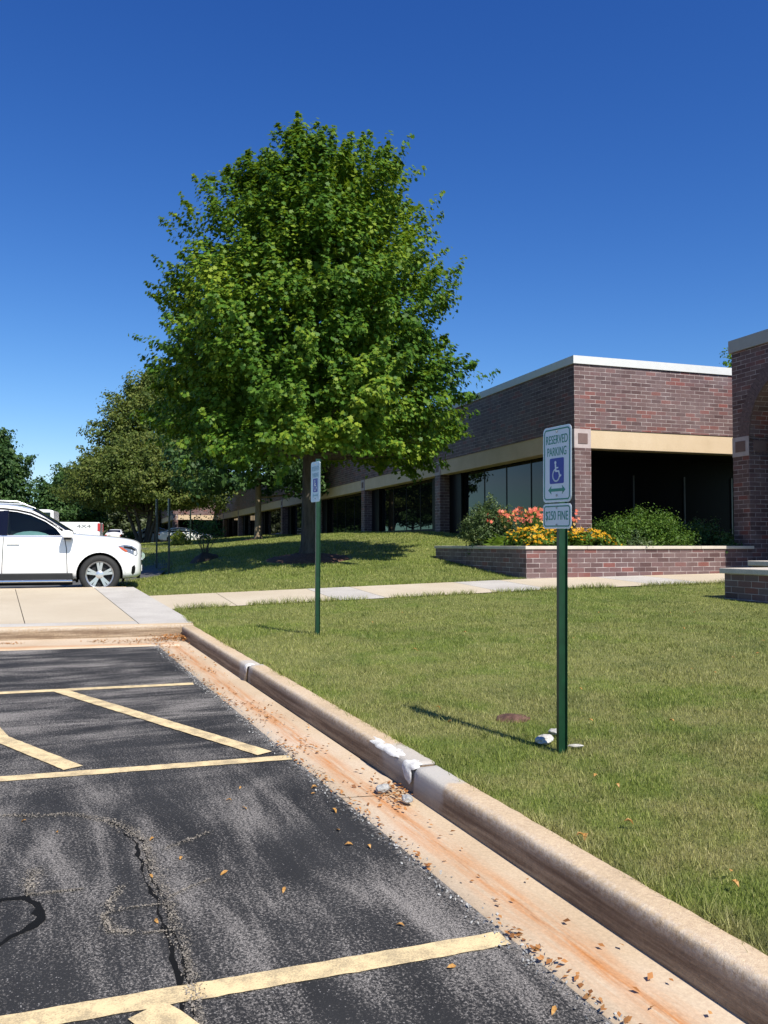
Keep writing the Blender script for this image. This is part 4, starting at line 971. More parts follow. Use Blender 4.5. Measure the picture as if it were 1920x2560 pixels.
def main_panel(root, zc, faded, yoff):
    face = M['sign_pale'] if faded else M['sign_white']
    green = M['sign_faded'] if faded else M['sign_green']
    p = MB().prism(rrect(.305, .457, .032), 'y', -.0012, .0012).build('sign_panel', M['sign_metal'], root, boxuv=False); p.location = (0, yoff, zc)
    MB().prism(rrect(.298, .450, .030), 'y', -.0022, -.0013).build('sign_face', face, p, boxuv=False)
    if not faded: ringmesh(.278, .430, .026, .008, -.0024, -.0033).build('border', green, p)
    text_mesh('RESERVED', .232, .052, green, 'lettering', p, (0, -.0024, .150)); text_mesh('PARKING', .205, .052, green, 'lettering', p, (0, -.0024, .077))
    b = MB().prism(rrect(.152, .154, .010), 'y', -.0035, -.0023).build('symbol_square', M['sign_blue'], p, boxuv=False); b.location = (0, 0, -.040)
    s = MB(); y0, y1 = -.0050, -.0036
    s.prism([(-.012+.010*math.cos(t), .050+.010*math.sin(t)) for t in np.linspace(0, 2*math.pi, 14, endpoint=False)], 'y', y0, y1)
    stroke(s, [(-.011, .036), (-.007, -.002)], .013, y0, y1); stroke(s, [(-.009, .018), (.016, .018)], .008, y0-.0002, y1)
    stroke(s, [(-.007, -.002), (.024, -.002), (.036, -.034), (.048, -.028)], .010, y0-.0004, y1)
    stroke(s, [(-.004+.036*math.cos(t), -.026+.036*math.sin(t)) for t in np.linspace(R(110), R(345), 16)], .009, y0-.0006, y1)
    s.build('wheelchair_symbol', M['sign_white'], b, boxuv=False)
    a = MB(); z = -.155
    a.prism([(-.092,z), (-.058,z+.026), (-.062,z+.009), (.062,z+.009), (.058,z+.026), (.092,z), (.058,z-.026), (.062,z-.009), (-.062,z-.009), (-.058,z-.026)], 'y', -.0035, -.0023)
    a.build('arrow', green, p, boxuv=False)
    for z in (.198, -.188): MB().lathe([(.0001, -.007), (.007, -.007), (.008, -.0025)], 10).build('bolt', M['bolt'], p).location = (0, 0, z)
    return p
def channel_post(root, h, m, depth=.044):
    w = .066; t = .0035
    pr = [(-w/2, 0), (-.017, 0), (-.013, -depth), (.013, -depth), (.017, 0), (w/2, 0), (w/2, t), (.0145, t), (.0105, -depth+t), (-.0105, -depth+t), (-.0145, t), (-w/2, t)]
    return MB().prism(pr, 'z', -.2, h).build('post', m, root)
ns = empty('parking_sign', (1.078, 5.15, Tz(1.078, 5.15)), R(-68.5), 'nearer green-post sign reading RESERVED PARKING with a 250 dollar fine plate below', 'sign')
ns.rotation_euler = (R(.0), R(.9), R(-68.5)); zb = ns.location.z
channel_post(ns, 1.96, M['post'])
main_panel(ns, 2.085-zb, False, -.050)
fp = MB().prism(rrect(.305, .150, .026), 'y', -.0012, .0012).build('fine_plate', M['sign_metal'], ns, boxuv=False); fp.location = (0, -.050, 1.772-zb)
MB().prism(rrect(.298, .143, .024), 'y', -.0022, -.0013).build('sign_face', M['sign_white'], fp, boxuv=False)
ringmesh(.280, .126, .020, .007, -.0024, -.0033).build('border', M['sign_green'], fp)
text_mesh('$250 FINE', .242, .062, M['sign_green'], 'lettering', fp, (0, -.0024, 0))
for z in (.052, -.052): MB().lathe([(.0001, -.007), (.006, -.007), (.007, -.0025)], 10).build('bolt', M['bolt'], fp).location = (0, 0, z)
fs = empty('parking_sign', (-.738, 9.68, Tz(-.738, 9.68)), R(-65.8), 'farther green-post sign with faded RESERVED PARKING lettering and no fine plate', 'sign')
fs.rotation_euler = (0, R(.5), R(-65.8))
channel_post(fs, 1.98, M['post']); main_panel(fs, 2.315-fs.location.z, True, -.050)
for i, (px, y, h) in enumerate(((425, 21.8, 1.97), (394, 23.6, 1.97))):
    x = gz(px, y); t = empty('parking_sign', (x, y, Tz(x, y)), R(-9 if i == 0 else -12), ('dark thin sign post seen edge-on, nearer of the two beside the white car’s nose', 'dark thin sign post seen edge-on, farther of the two behind the white car’s nose')[i], 'sign', 'edge-on sign posts')
    t.rotation_euler.z = R(-90+18); channel_post(t, h, M['dark_post'])
    p = MB().prism(rrect(.305, .457, .032), 'y', -.0012, .0012).build('sign_panel', M['dark_post'], t, boxuv=False); p.location = (0, -.05, h-.23)

# ------------------------------------------------------------------ vehicles
def dg_mesh(o):
    dg = bpy.context.evaluated_depsgraph_get(); dg.update(); return bpy.data.meshes.new_from_object(o.evaluated_get(dg))
def loft_half(st):
    """st: (x, zb, w, zbelt, wbelt, zte, wte, ztop)"""
    S = []
    for (x, zb, w, zbe, wb, zt, wt, zp) in st:
        zm = zb + (zbe-zb)*.5
        half = [(0, zb), (w*.8, zb), (w*.97, zb+.05), (w, zb+(zm-zb)*.6), (w*1.0, zm+.08), (wb+.005, zbe-.03), (wb-.02, zbe), ((wb+wt)/2-.0, (zbe+zt)/2), (wt, zt), (wt*.86, zt+(zp-zt)*.75), (wt*.45, zp), (0, zp+.004)]
        S.append((x, half))
    return S
def hull(name, st, m, parent, levels=2, arches=(), arch_r=.43, arch_y=.5, extra=None):
    S = loft_half(st); v = []; f = []; n = len(S[0][1]); ring = 2*n-2
    for x, h in S:
        full = h + [(-y, z) for y, z in h[-2:0:-1]]
        v += [(x, y, z) for y, z in full]
    for i in range(len(S)-1):
        for k in range(ring): f.append((i*ring+k, i*ring+(k+1) % ring, (i+1)*ring+(k+1) % ring, (i+1)*ring+k))
    f.append(list(range(ring))); f.append(list(range((len(S)-1)*ring, len(S)*ring)))
    o = MB().add(v, f).build(name, m, parent, boxuv=False)
    md = o.modifiers.new('s', 'SUBSURF'); md.levels = md.render_levels = levels
    cut = []
    for ax in arches:
        c = MB().lathe([(.001, -1.3), (arch_r, -1.3), (arch_r, -arch_y), (.001, -arch_y)], 36).build('cut', M['trim']); c.location = (ax, 0, .39); cut.append(c)
        c = MB().lathe([(.001, arch_y), (arch_r, arch_y), (arch_r, 1.3), (.001, 1.3)], 36).build('cut', M['trim']); c.location = (ax, 0, .39); cut.append(c)
    o.data.materials.append(M['trim']); o.data.materials.append(M['interior'])
    for p in (extra or []): cut.append(p)
    saved = o.parent; o.parent = None; 
    for c in cut:
        b = o.modifiers.new('b', 'BOOLEAN'); b.operation = 'DIFFERENCE'; b.object = c; b.solver = 'EXACT'; b.material_mode = 'TRANSFER'
    me = dg_mesh(o); o.modifiers.clear()
    for c in cut: bpy.data.objects.remove(c)
    o.data = me; me.name = name; o.parent = saved
    me.polygons.foreach_set('use_smooth', [True]*len(me.polygons)); me.set_sharp_from_angle(angle=R(32))
    bm = bmesh.new(); bm.from_mesh(me); bvh = BVHTree.FromBMesh(bm); bm.free()
    return o, bvh
def on_side(bvh, x, z, side, off):
    h = bvh.ray_cast(Vector((x, side*3, z)), Vector((0, -side, 0)))
    y = h[0].y if h[0] is not None else side*.6
    return Vector((x, y + side*off, z))
def dense(poly, step=.05):
    P = []
    for a, b in zip(poly, poly[1:]+poly[:1]):
        n = max(1, int(math.hypot(b[0]-a[0], b[1]-a[1])/step)); P += [(a[0]+(b[0]-a[0])*k/n, a[1]+(b[1]-a[1])*k/n) for k in range(n)]
    return P
def decal(name, poly, bvh, side, off, m, parent, thick=.01):
    P = dense(poly); n = len(P); o = [on_side(bvh, x, z, side, off) for x, z in P]; i = [p - Vector((0, side*thick, 0)) for p in o]
    mb = MB().add(o+i, [list(range(n)), list(range(2*n-1, n-1, -1))] + [(k, (k+1) % n, n+(k+1) % n, n+k) for k in range(n)])
    ob = mb.build(name, m, parent, boxuv=False)
    bm = bmesh.new(); bm.from_mesh(ob.data); bmesh.ops.triangulate(bm, faces=[q for q in bm.faces if len(q.verts) > 4]); bm.to_mesh(ob.data); bm.free()
    return ob
def seam(name, pts, bvh, side, w, m, parent, off=.002):
    P = []
    for a, b in zip(pts, pts[1:]):
        n = max(1, int(math.hypot(b[0]-a[0], b[1]-a[1])/.04)); P += [(a[0]+(b[0]-a[0])*k/n, a[1]+(b[1]-a[1])*k/n) for k in range(n)]
    P.append(pts[-1]); v = []; f = []
    for i, p in enumerate(P):
        a, b = P[max(0, i-1)], P[min(len(P)-1, i+1)]; d = math.hypot(b[0]-a[0], b[1]-a[1]); nx, nz = -(b[1]-a[1])/d*w/2, (b[0]-a[0])/d*w/2
        v += [on_side(bvh, p[0]+nx, p[1]+nz, side, off), on_side(bvh, p[0]-nx, p[1]-nz, side, off)]
    f = [(2*i, 2*i+1, 2*i+3, 2*i+2) for i in range(len(P)-1)]
    return MB().add(v, f).build(name, m, parent, boxuv=False)
def wheel(parent, x, y, side, r=.39, spokes=True, wname='wheel'):
    w = .27; tp = [(r*.66, -w*.40), (r*.72, -w*.48), (r*.86, -w*.5), (r*.95, -w*.44), (r*.985, -w*.36), (r, -w*.2), (r, w*.2), (r*.985, w*.36), (r*.95, w*.44), (r*.86, w*.5), (r*.72, w*.48), (r*.66, w*.40)]
    t = MB().lathe(tp, 40).build('wheel', M['tyre'], parent, smooth=45, boxuv=False); t.location = (x, y, r)
    rim = MB(); s = side
    rim.lathe([(r*.60, -s*w*.4), (r*.60, s*w*.30), (r*.63, s*w*.42), (r*.675, s*w*.46), (r*.69, s*w*.40)], 36)
    if spokes:
        for k in range(5):
            a = 2*math.pi*k/5 + .31
            for da in (-.155, .155):
                def pt(rad, wd, yy): return [(rad*math.cos(a+da*q)-wd*sg*math.sin(a+da*q), s*yy, rad*math.sin(a+da*q)+wd*sg*math.cos(a+da*q)) for sg in (-1, 1) for q in (1.0,)]
                i0, o0 = pt(r*.10, .020, w*.40), pt(r*.62, .027, w*.42); i1, o1 = pt(r*.10, .020, w*.28), pt(r*.62, .027, w*.30)
                rim.add(i0+o0+i1+o1, [(0,1,3,2), (4,6,7,5), (0,2,6,4), (1,5,7,3), (2,3,7,6), (0,4,5,1)])
        rim.lathe([(.001, s*w*.45), (r*.12, s*w*.45), (r*.2, s*w*.40), (r*.22, s*w*.25)], 20)
    else:
        rim.lathe([(.001, s*w*.42), (r*.3, s*w*.38), (r*.58, s*w*.34)], 20)
    rim.build('rim', M['alloy'], t, smooth=40, boxuv=False)
    MB().lathe([(.001, s*w*.16), (r*.5, s*w*.16), (r*.59, s*w*.10)], 20).build('brake_disc', M['cladding'], t, boxuv=False)
    return t
SUV = [(.80,.44,.40,.90,.38,.94,.36,.96), (.785,.36,.66,.93,.60,.97,.54,1.0), (.71,.31,.83,.97,.78,1.03,.70,1.07), (.50,.29,.93,1.03,.89,1.08,.80,1.12), (.2,.28,.96,1.07,.93,1.12,.82,1.155), (-.3,.28,.965,1.10,.935,1.15,.80,1.19), (-.55,.28,.965,1.12,.94,1.18,.80,1.215),
       (-.62,.28,.965,1.125,.94,1.22,.79,1.27), (-1.0,.28,.965,1.13,.945,1.47,.735,1.53), (-1.32,.28,.965,1.135,.945,1.66,.68,1.73), (-1.75,.28,.965,1.14,.945,1.735,.665,1.80), (-2.6,.28,.965,1.15,.945,1.765,.665,1.835), (-3.5,.30,.96,1.16,.94,1.735,.65,1.80), (-3.95,.32,.95,1.16,.93,1.65,.63,1.71), (-4.2,.36,.92,1.12,.90,1.24,.78,1.28), (-4.28,.46,.84,1.02,.82,1.06,.72,1.08)]
car_o = Vector((gz(251, 16.95), 16.95, 0)); car_o.z = Tz(car_o.x-1.2, car_o.y-.2)
CA = R(16.5)
# vehicle axes: +x is forward; the wheel centre plane on our side sits at y=-.82
ex = Vector((math.cos(CA), math.sin(CA), 0)); ey = Vector((-math.sin(CA), math.cos(CA), 0))
suv = empty('parked_car', car_o + ey*.83, CA, 'large white sport utility vehicle in the left foreground parked beyond the concrete slab', 'car')
FW = [(-.72,1.165), (-.83,1.30), (-1.03,1.44), (-1.30,1.565), (-1.55,1.625), (-1.70,1.64), (-1.70,1.165)]
RW = [(-1.715,1.165), (-1.715,1.64), (-2.75,1.66), (-2.75,1.165)]
QW = [(-2.85,1.165), (-2.85,1.66), (-3.6,1.60), (-3.85,1.30), (-3.6,1.165)]
pocket = MB().prism(FW, 'y', -1.2, -.40).build('cut', M['interior'])
body, bv = hull('body', SUV, M['car_white'], suv, 2, (0, -3.07), .44, .55, [pocket])
full = MB()   # a copy of the outside without pockets gives the glass its curve
def sidey(x, z):
    xs = [s[0] for s in SUV][::-1]; zb = np.interp(x, xs, [s[3] for s in SUV][::-1]); wb = np.interp(x, xs, [s[4] for s in SUV][::-1]); zt = np.interp(x, xs, [s[5] for s in SUV][::-1]); wt = np.interp(x, xs, [s[6] for s in SUV][::-1])
    f = min(1, max(0, (z-zb)/max(.01, zt-zb))); return wb+(wt-wb)*f
for sd in (-1, 1):
    g1 = decal('window', RW, bv, sd, .004, M['car_glass'], body); g2 = decal('window', QW, bv, sd, .004, M['car_glass'], body)
    if sd == 1: decal('window', FW, bv, sd, .004, M['car_glass'], body)
    top = [(-.60,1.18), (-.80,1.33), (-1.02,1.475), (-1.30,1.605), (-1.55,1.66), (-1.8,1.685), (-2.8,1.70), (-3.6,1.64)]
    seam('window_trim', top, bv, sd, .035, M['trim'], body, .006); seam('window_trim', [(-.60,1.15), (-3.7,1.15)], bv, sd, .018, M['chrome'], body, .006)
    decal('door_pillar', [(-1.70,1.165), (-1.70,1.65), (-1.80,1.65), (-1.80,1.165)], bv, sd, .010, M['car_glass'], body); seam('window_trim', [(-2.80,1.16), (-2.80,1.67)], bv, sd, .09, M['trim'], body, .007)
    seam('door_seam', [(-.66,1.12), (-.62,.9), (-.60,.40)], bv, sd, .014, M['trim'], body); seam('door_seam', [(-1.76,1.13), (-1.78,.40)], bv, sd, .014, M['trim'], body); seam('door_seam', [(-2.75,1.13), (-2.78,.75), (-2.62,.42)], bv, sd, .010, M['trim'], body)
    MB().box((-2.60, min(sd*.88, sd*.978), .29), (-.50, max(sd*.88, sd*.978), .43)).build('cladding', M['cladding'], body, bevel=.02)
    MB().tube([(-.50, sd*1.02, .275), (-2.6, sd*1.02, .275)], .035, 8).build('running_board', M['chrome'], body, smooth=60)
    MB().tube([(-.50, sd*.97, .25), (-2.6, sd*.97, .25)], .05, 8).build('running_board', M['trim'], body, smooth=60)
    arc = [(.46*math.cos(t), .39+.46*math.sin(t)) for t in np.linspace(R(-22), R(200), 26)]
    seam('arch_trim', arc, bv, sd, .045, M['cladding'], body, .008); seam('arch_trim', [(a-3.07, b) for a, b in arc], bv, sd, .045, M['cladding'], body, .008)
    for hx in (-1.58, -2.6):
        hy = on_side(bv, hx, 1.0, sd, .022)
        MB().box((hx-.11, hy.y-.012, .985), (hx+.11, hy.y+.012, 1.015)).build('door_handle', M['car_white'], body, bevel=.008)
    hl = decal('headlight', [(.34,.955), (.46,.985), (.60,.965), (.70,.90), (.715,.80), (.69,.755), (.62,.79), (.50,.845), (.42,.90)], bv, sd, .006, M['lamp'], body)
    decal('indicator', [(.355,.945), (.43,.925), (.53,.855), (.49,.84), (.42,.885)], bv, sd, .012, M['amber'], hl)
    decal('lens_bezel', [(.45,.955), (.60,.94), (.68,.875), (.67,.86), (.58,.90), (.46,.925)], bv, sd, .013, M['trim'], hl)
    decal('air_intake', [(.61,.54), (.66,.58), (.68,.52), (.67,.43), (.63,.38), (.60,.42)], bv, sd, .006, M['trim'], body)
    my = .965
    mir = MB().box((-.70, sd*(my+.03)-.02*(sd < 0), 1.10), (-.50, sd*(my+.03)+.02+.22*sd, 1.27)) if False else MB().prism([(-.69,1.12), (-.50,1.115), (-.47,1.16), (-.50,1.235), (-.58,1.265), (-.69,1.255)], 'y', sd*(my+.02), sd*(my+.25))
    mo = mir.build('mirror', M['car_white'], body, bevel=.02, smooth=50); MB().box((-.66, min(sd*.80, sd*(my+.19)), 1.085), (-.53, max(sd*.80, sd*(my+.19)), 1.115)).build('mirror_base', M['trim'], mo, bevel=.01)
    MB().tube([(-1.35, sd*.60, 1.745), (-1.55, sd*.62, 1.83), (-2.5, sd*.62, 1.868), (-3.4, sd*.60, 1.83), (-3.55, sd*.6, 1.77)], .016, 8).build('roof_rail', M['alloy'], body, smooth=60)
    decal('tail_light', [(-4.05,1.05), (-4.22,1.03), (-4.22,.82), (-4.08,.85)], bv, sd, .006, M['red'], body)
    wheel(suv, 0, sd*.83, sd); wheel(suv, -3.07, sd*.83, sd)
# clear pane of the front door, pale form behind it stands for its reflection
pn = MB().add([(x, -(sidey(x, z)-.035), z) for x, z in FW], [list(range(len(FW)))]).build('pane', M['pane'], body, fix=False)
se = MB().lathe([(.001, .0), (.20, .02), (.26, .10), (.26, .34), (.22, .44), (.001, .46)], 20).build('pane_reflection', M['pane_reflection'], body, smooth=60); se.scale = (1.7, .7, .85); se.location = (-1.30, -.78, 1.03)
MB().tube([(-1.0, -.62, 1.19), (-1.02, -.55, 1.3), (-1.05, -.42, 1.30)], .018, 6).build('steering_wheel', M['trim'], body)
gp = MB().prism([(-.46,.62), (.46,.62), (.52,.88), (-.52,.88)], 'x', .755, .80).build('grille', M['trim'], body, bevel=.015)
for z in (.70, .80): MB().box((.79, -.48, z-.022), (.812, .48, z+.022)).build('slat', M['alloy'], gp)
MB().lathe([(.001, .02), (.075, .02), (.09, .0)], 24, 'y').build('badge_ring', M['chrome'], gp).location = (.80, 0, .75)
wsp = [Vector((x, y, z)) for x, y, z in ((-.60, -.72, 1.245), (-.60, .72, 1.245), (-1.30, .60, 1.70), (-1.30, -.60, 1.70))]
MB().add([p+Vector((.022, 0, .022)) for p in wsp] + [p+Vector((.0, 0, .0)) for p in wsp], [(0,1,2,3), (7,6,5,4), (0,4,5,1), (1,5,6,2), (2,6,7,3), (3,7,4,0)]).build('windscreen', M['car_glass'], body)
MB().box((-.62, -.70, 1.205), (-.54, .70, 1.235)).build('wiper_cowl', M['trim'], body)
MB().box((.70, -.5, .30), (.775, .5, .40)).build('lower_bumper', M['cladding'], body, bevel=.02)
fpx = MB().box((.80, -.26, .44), (.81, .26, .56)).build('number_plate', M['plate'], body)

# pickup truck: tail to the right
def pickup(px, y, label):
    x = gz(px, y); t = empty('pickup_truck', (x, y, Tz(x, y)), R(14)+math.pi, label, 'truck')
    b = MB()       # local: +x forward, rear bumper at x=0 (so the tail is to our right)
    b.box((.02, -.98, .55), (2.0, -.90, 1.42)).box((.02, .90, .55), (2.0, .98, 1.42)).box((.02, -.90, .55), (2.0, .90, .85)).box((.0, -.96, .6), (.08, .96, 1.40))
    bed_ = b.build('bed', M['car_white'], t, bevel=.02)
    cab = MB().prism([(2.04,.55), (2.04,1.42), (2.06,1.95), (2.3,2.0), (3.5,2.0), (4.1,1.45), (5.3,1.32), (5.6,1.05), (5.6,.55)], 'y', -.97, .97).build('cab', M['car_white'], t, bevel=.05)
    for s in (-1, 1):
        MB().prism([(2.2,1.42), (2.2,1.86), (3.4,1.88), (3.85,1.45)], 'y', s*.972, s*.984).build('window', M['car_glass'], cab)
        MB().box((-.01, s*.93-.04, 1.0), (.11, s*.93+.056, 1.37)).build('tail_light', M['red'], bed_)
        for wx in (1.15, 4.75): wheel(t, wx, s*.86, s, .40, False)
    MB().box((-.14, -.9, .5), (.0, .9, .68)).build('bumper', M['chrome'], t)
    m = text_mesh('4X4', .62, .15, M['decal'], 'lettering', bed_, (.72, .984, 1.23)); m.rotation_euler = (0, 0, math.pi)
    return t
pickup(254, 41, 'white pickup truck with red tail lamp and 4X4 lettering, behind the large white car')
def small_car(px, y, rz, label, m, kind='sedan'):
    x = gz(px, y); t = empty('parked_car', (x, y, Tz(x, y)), rz, label, 'car', 'small distant parked cars')
    k = 1.0 if kind == 'sedan' else 1.12
    st = [(1.0,.40,.5,.60,.45,.64,.4,.66), (.92,.30,.78,.68,.70,.72,.62,.74), (.5,.26,.88,.80,.82,.84,.7,.87), (-.2,.24,.90,.88,.86,.92,.72,.95), (-.5,.24,.90,.92,.87,.98,.72,1.0), (-1.2,.24,.90,.95,.87,1.34*k,.6,1.38*k), (-2.0,.24,.90,.96,.87,1.40*k,.58,1.45*k), (-2.7,.25,.90,.97,.86,1.34*k,.58,1.38*k), (-3.3,.28,.89,.97,.84,1.02*k,.68,1.06*k), (-3.65,.34,.84,.93,.80,.97,.70,1.0), (-3.75,.45,.7,.85,.66,.88,.6,.9)]
    bo, bh = hull('body', st, m, t, 2, (0, -2.7), .36, .6)
    for s in (-1, 1):
        decal('window', [(-.62,1.0), (-1.25,1.28*k), (-2.0,1.34*k), (-2.65,1.27*k), (-3.05,1.02)], bh, s, .006, M['car_glass'], bo)
        wheel(t, 0, s*.78, s, .32, False); wheel(t, -2.7, s*.78, s, .32, False)
        MB().box((-3.72, s*.70-.14, .74), (-3.60, s*.70+.10, .86)).build('tail_light', M['red'], bo)
        MB().box((.80, s*.60-.12, .60), (.93, s*.60+.1, .70)).build('headlight', M['lamp'], bo)
    MB().prism([(-.55,.62), (.55,.62), (.48,.3), (-.48,.3)], 'x', 0, .01).build('rear_window', M['car_glass'], bo)
    rw = bo.children[-1]; rw.data.transform(Matrix.Identity(4))
    v = [(-2.80, -.55, 1.30*k), (-2.80, .55, 1.30*k), (-3.28, .64, 1.04), (-3.28, -.64, 1.04)]
    me = bpy.data.meshes.new('rear_window'); me.from_pydata([(a-.03, b, c+.03) for a, b, c in v] + [(a+.05, b, c-.02) for a, b, c in v], [], [(0,1,2,3), (7,6,5,4), (0,4,5,1), (1,5,6,2), (2,6,7,3), (3,7,4,0)]); me.materials.append(M['car_glass']); rw.data = me
    return t
small_car(296, 88, R(100), 'small white car seen from behind in the far lot, right of the pickup', M['car_white'])
small_car(398, 112, R(20), 'white car half hidden behind the leaning tree stems', M['car_white'])
small_car(442, 76, R(18), 'silver car far off behind the yellow-green shrub', M['car_silver'], 'suv')
small_car(506, 73.5, R(18), 'white car far off in front of the far brick wing', M['car_white'])

# lamp post in front of the far wing
x = gz(476, 68)
t = empty('lamp_post', (x, 68, Tz(x, 68)), 0, 'thin tall dark lamp post in front of the far brick wing', 'lamp post')
MB().tube([(0,0,-.3), (0,0,6.2)], [.07,.05], 8).build('pole', M['dark_post'], t); MB().box((-.12, -.55, 6.2), (.12, .08, 6.32)).build('lamp_head', M['dark_post'], t, bevel=.02)

# ------------------------------------------------------------------ litter, stones, fallen leaves
def curl(n, seed): return None
r = np.random.default_rng(77); P = []; Nn = []
def gz_v(v): return float(np.interp(v, [p[0] for p in GP], [p[1] for p in GP]))
def heap(u0, v0, su, sv, n, hgt=.02):
    for _ in range(n):
        u, v = r.normal(u0, su), r.normal(v0, sv)
        if v > 2.22: v = 2.22-.02*r.random()
        w = uv2w(u, v, max(gz_v(v), 0)+.006+hgt*r.random()); P.append(tuple(w))
heap(4.62, 2.14, .10, .05, 60); heap(4.45, 2.08, .12, .07, 50); heap(11.22, 2.08, .10, .13, 420, .05); heap(11.15, 1.75, .10, .25, 160, .02); heap(11.3, 1.2, .08, .10, 50, .01); heap(11.45, .05, .05, .12, 60, .01)
for u in np.arange(1.0, 11, .05):       # along the asphalt edge
    k = max(0, noise.noise((u*1.7, 3, 0))+.25)
    for _ in range(int(k*9)): heap(u, 1.83, .03, .022, 1)
for u in np.arange(5.5, 11, .06):
    if noise.noise((u*2.2, 8, 0)) > .05: heap(u, 1.95+.08*noise.noise((u, 1, 0)), .05, .07, 4, .008)
for _ in range(120):
    heap(r.uniform(1, 11), r.uniform(1.9, 2.2), 0, 0, 1, .004)
P = np.array(P)
tag(leaves('leaf_litter', P, np.tile([0, 0, 1.], (len(P), 1)), .016+.024*r.random(len(P)), M['litter'], None, 'quad', .3, 78), kind='stuff')
# gravel crumbs along the asphalt edge
k = 1400; u = r.uniform(.6, 11, k); v = 1.80+np.abs(r.normal(0, .03, k))*np.where(r.random(k) < .7, -1, 1)*1.3
pp = np.array([tuple(uv2w(a, b, .008)) for a, b in zip(u, v)])
tag(leaves('gravel', pp, r.normal(0, 1, (k, 3))+np.array([0, 0, 1]), .008+.010*r.random(k), M['grey_rock'], None, 'oval', .8, 79), kind='stuff')
tag(leaves('crack_grit', CRACK_FLECKS, rng.normal(0, .5, (len(CRACK_FLECKS), 3))+np.array([0, 0, 1]), .004+.008*rng.random(len(CRACK_FLECKS)), crk, None, 'oval', .5, 83), kind='stuff')
# bare leaf shapes lying singly on the asphalt and on the grass
LS = LEAF['oval']*np.array([.8, 1, 1.6]); lme = []
for i in range(3):
    v = [(x*(.9+.1*i), y, .1+z*(1+.8*i)) for x, y, z in LS]; mb = MB().add(v + [(a*.9, b*.9, c+.025) for a, b, c in v], [list(range(6)), list(range(11, 5, -1))] + [(q, (q+1) % 6, 6+(q+1) % 6, 6+q) for q in range(6)])
    o = mb.build('fallen_leaf', M['dryleaf'], boxuv=False); lme.append(o.data); bpy.data.objects.remove(o)
lot_px = [(145,2083), (380,2100), (572,2003), (600,1971), (610,2023), (560,2185), (786,1971), (783,1986), (845,2078), (872,2114), (924,2120), (710,2228), (1001,2316), (393,2305), (452,2148), (378,2193), (60,2055), (1128,2420), (1384,2530), (835,2030)]
def leaf_at(p, s, lab, grp):
    o = link(bpy.data.objects.new('fallen_leaf', random.choice(lme))); o.location = p; o.scale = (s, s, s); o.rotation_euler = (random.gauss(0, .25), random.gauss(0, .25), random.random()*6.28)
    return tag(o, lab, 'leaf', grp)
for px, py in lot_px:
    rx = (px-960)/F; rz = (1280-py)/F; d = np.array([rx, CP-rz*SP, SP+rz*CP]); s = SU*(KA @ d[:2]); tt = H/(s-d[2]); q = d*tt
    leaf_at((q[0], q[1], q[2]+H+.003), random.uniform(.030, .045), 'dry tan fallen leaf lying singly on the dark asphalt', 'single leaves on the asphalt')
for i in range(34):
    y = 3.0*(12/3.0)**random.random(); xx = random.uniform(-.2, 1)*(.42*y)+.7
    if not inside(P1, np.array([xx]), np.array([y]))[0]: continue
    leaf_at((xx, y, Tz(xx, y)+.035), random.uniform(.035, .05), 'dry tan fallen leaf lying singly in the grass of the near lawn', 'single leaves in the grass')
def stone(name, loc, s, m, label, seed, sc=(1, .7, .5)):
    bm = bmesh.new(); bmesh.ops.create_icosphere(bm, subdivisions=3, radius=1)
    for v in bm.verts: v.co *= 1+.35*noise.noise(v.co*1.4+Vector((seed, 0, 0)))+.1*noise.noise(v.co*4); v.co = Vector((v.co.x*sc[0], v.co.y*sc[1], v.co.z*sc[2]))*s
    me = bpy.data.meshes.new(name); bm.to_mesh(me); bm.free(); me.materials.append(m); o = link(bpy.data.objects.new(name, me)); o.location = loc; o.rotation_euler.z = seed
    tag(o, label, 'stone')
p = at(1362, 1838, 5.35); stone('white_stone', (p.x, p.y, Tz(p.x, p.y)+.028), .085, M['rock'], 'flat white stone in the grass just left of the nearer sign post', 1, (1, .55, .30))
p = at(1390, 1833, 5.5); stone('white_stone', (p.x, p.y, Tz(p.x, p.y)+.028), .06, M['rock'], 'smaller white stone touching the nearer sign post behind its foot', 2, (1, .7, .32))
p = at(1440, 1868, 5.2); stone('white_stone', (p.x, p.y, Tz(p.x, p.y)+.02), .035, M['rock'], 'thin pale stone chip just right of the nearer sign post', 3, (1.4, .5, .3))
stone('grey_stone', uv2w(4.60, 2.08, .02), .05, M['grey_rock'], 'grey stone in the gutter on the upper side of the broken joint', 4); stone('grey_stone', uv2w(4.38, 2.13, .02), .045, M['grey_rock'], 'grey stone in the gutter on the lower side of the broken joint', 5)

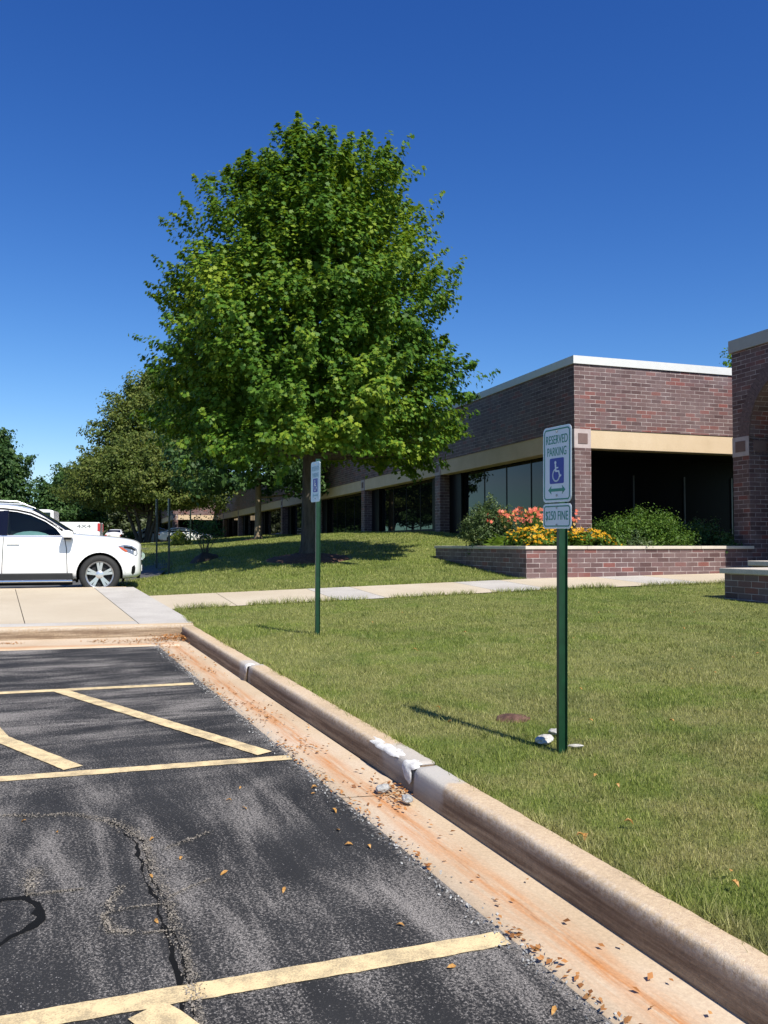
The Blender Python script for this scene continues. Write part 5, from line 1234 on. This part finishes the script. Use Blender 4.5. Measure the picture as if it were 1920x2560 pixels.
# ------------------------------------------------------------------ light, sky, camera
SUN_AZ = math.atan2(.53, -.848); SUN_EL = R(50)
sd = Vector((math.sin(SUN_AZ)*math.cos(SUN_EL), math.cos(SUN_AZ)*math.cos(SUN_EL), math.sin(SUN_EL)))
L = bpy.data.lights.new('sun', 'SUN'); L.energy = 5.0; L.angle = R(.53); L.color = (1, .945, .84)
lo = link(bpy.data.objects.new('sun', L)); lo.rotation_euler = sd.to_track_quat('Z', 'Y').to_euler(); lo.location = (20, -20, 40)
world = bpy.data.worlds.new('World'); scene.world = world; world.use_nodes = True; wt = world.node_tree
bg = wt.nodes['Background']; sk = wt.nodes.new('ShaderNodeTexSky'); sk.sky_type = 'NISHITA'; sk.sun_disc = False; sk.sun_elevation = SUN_EL; sk.sun_rotation = SUN_AZ
sk.air_density = 1.0; sk.dust_density = .3; sk.ozone_density = 4.0; sk.altitude = 300
sp = wt.nodes.new('ShaderNodeSeparateColor'); cb = wt.nodes.new('ShaderNodeCombineColor'); wt.links.new(sk.outputs[0], sp.inputs[0])
for i, (mx, pw, k) in enumerate(((5.0, 1.75, .37), (9.0, 1.38, .64), (30.0, 1.0, 1.46))):     # deep, clear July blue
    q = sp.outputs[i]
    for op, val in (('MINIMUM', mx), ('POWER', pw), ('MULTIPLY', k)):
        nd = wt.nodes.new('ShaderNodeMath'); nd.operation = op; nd.inputs[1].default_value = val; wt.links.new(q, nd.inputs[0]); q = nd.outputs[0]
    wt.links.new(q, cb.inputs[i])
wt.links.new(cb.outputs[0], bg.inputs['Color']); bg.inputs['Strength'].default_value = .07
cam = bpy.data.cameras.new('camera'); co = link(bpy.data.objects.new('camera', cam)); scene.camera = co
co.location = (0, 0, H); co.rotation_euler = (R(90)+PITCH, 0, 0)
cam.sensor_fit = 'VERTICAL'; cam.sensor_height = 36; cam.lens = F/2560*36; cam.clip_end = 5000; cam.clip_start = .05
vs = scene.view_settings; vs.view_transform = 'Standard'; vs.look = 'None'; vs.exposure = .45; vs.gamma = 1; vs.use_curve_mapping = False
scene.cycles.max_bounces = 8; scene.cycles.transparent_max_bounces = 8
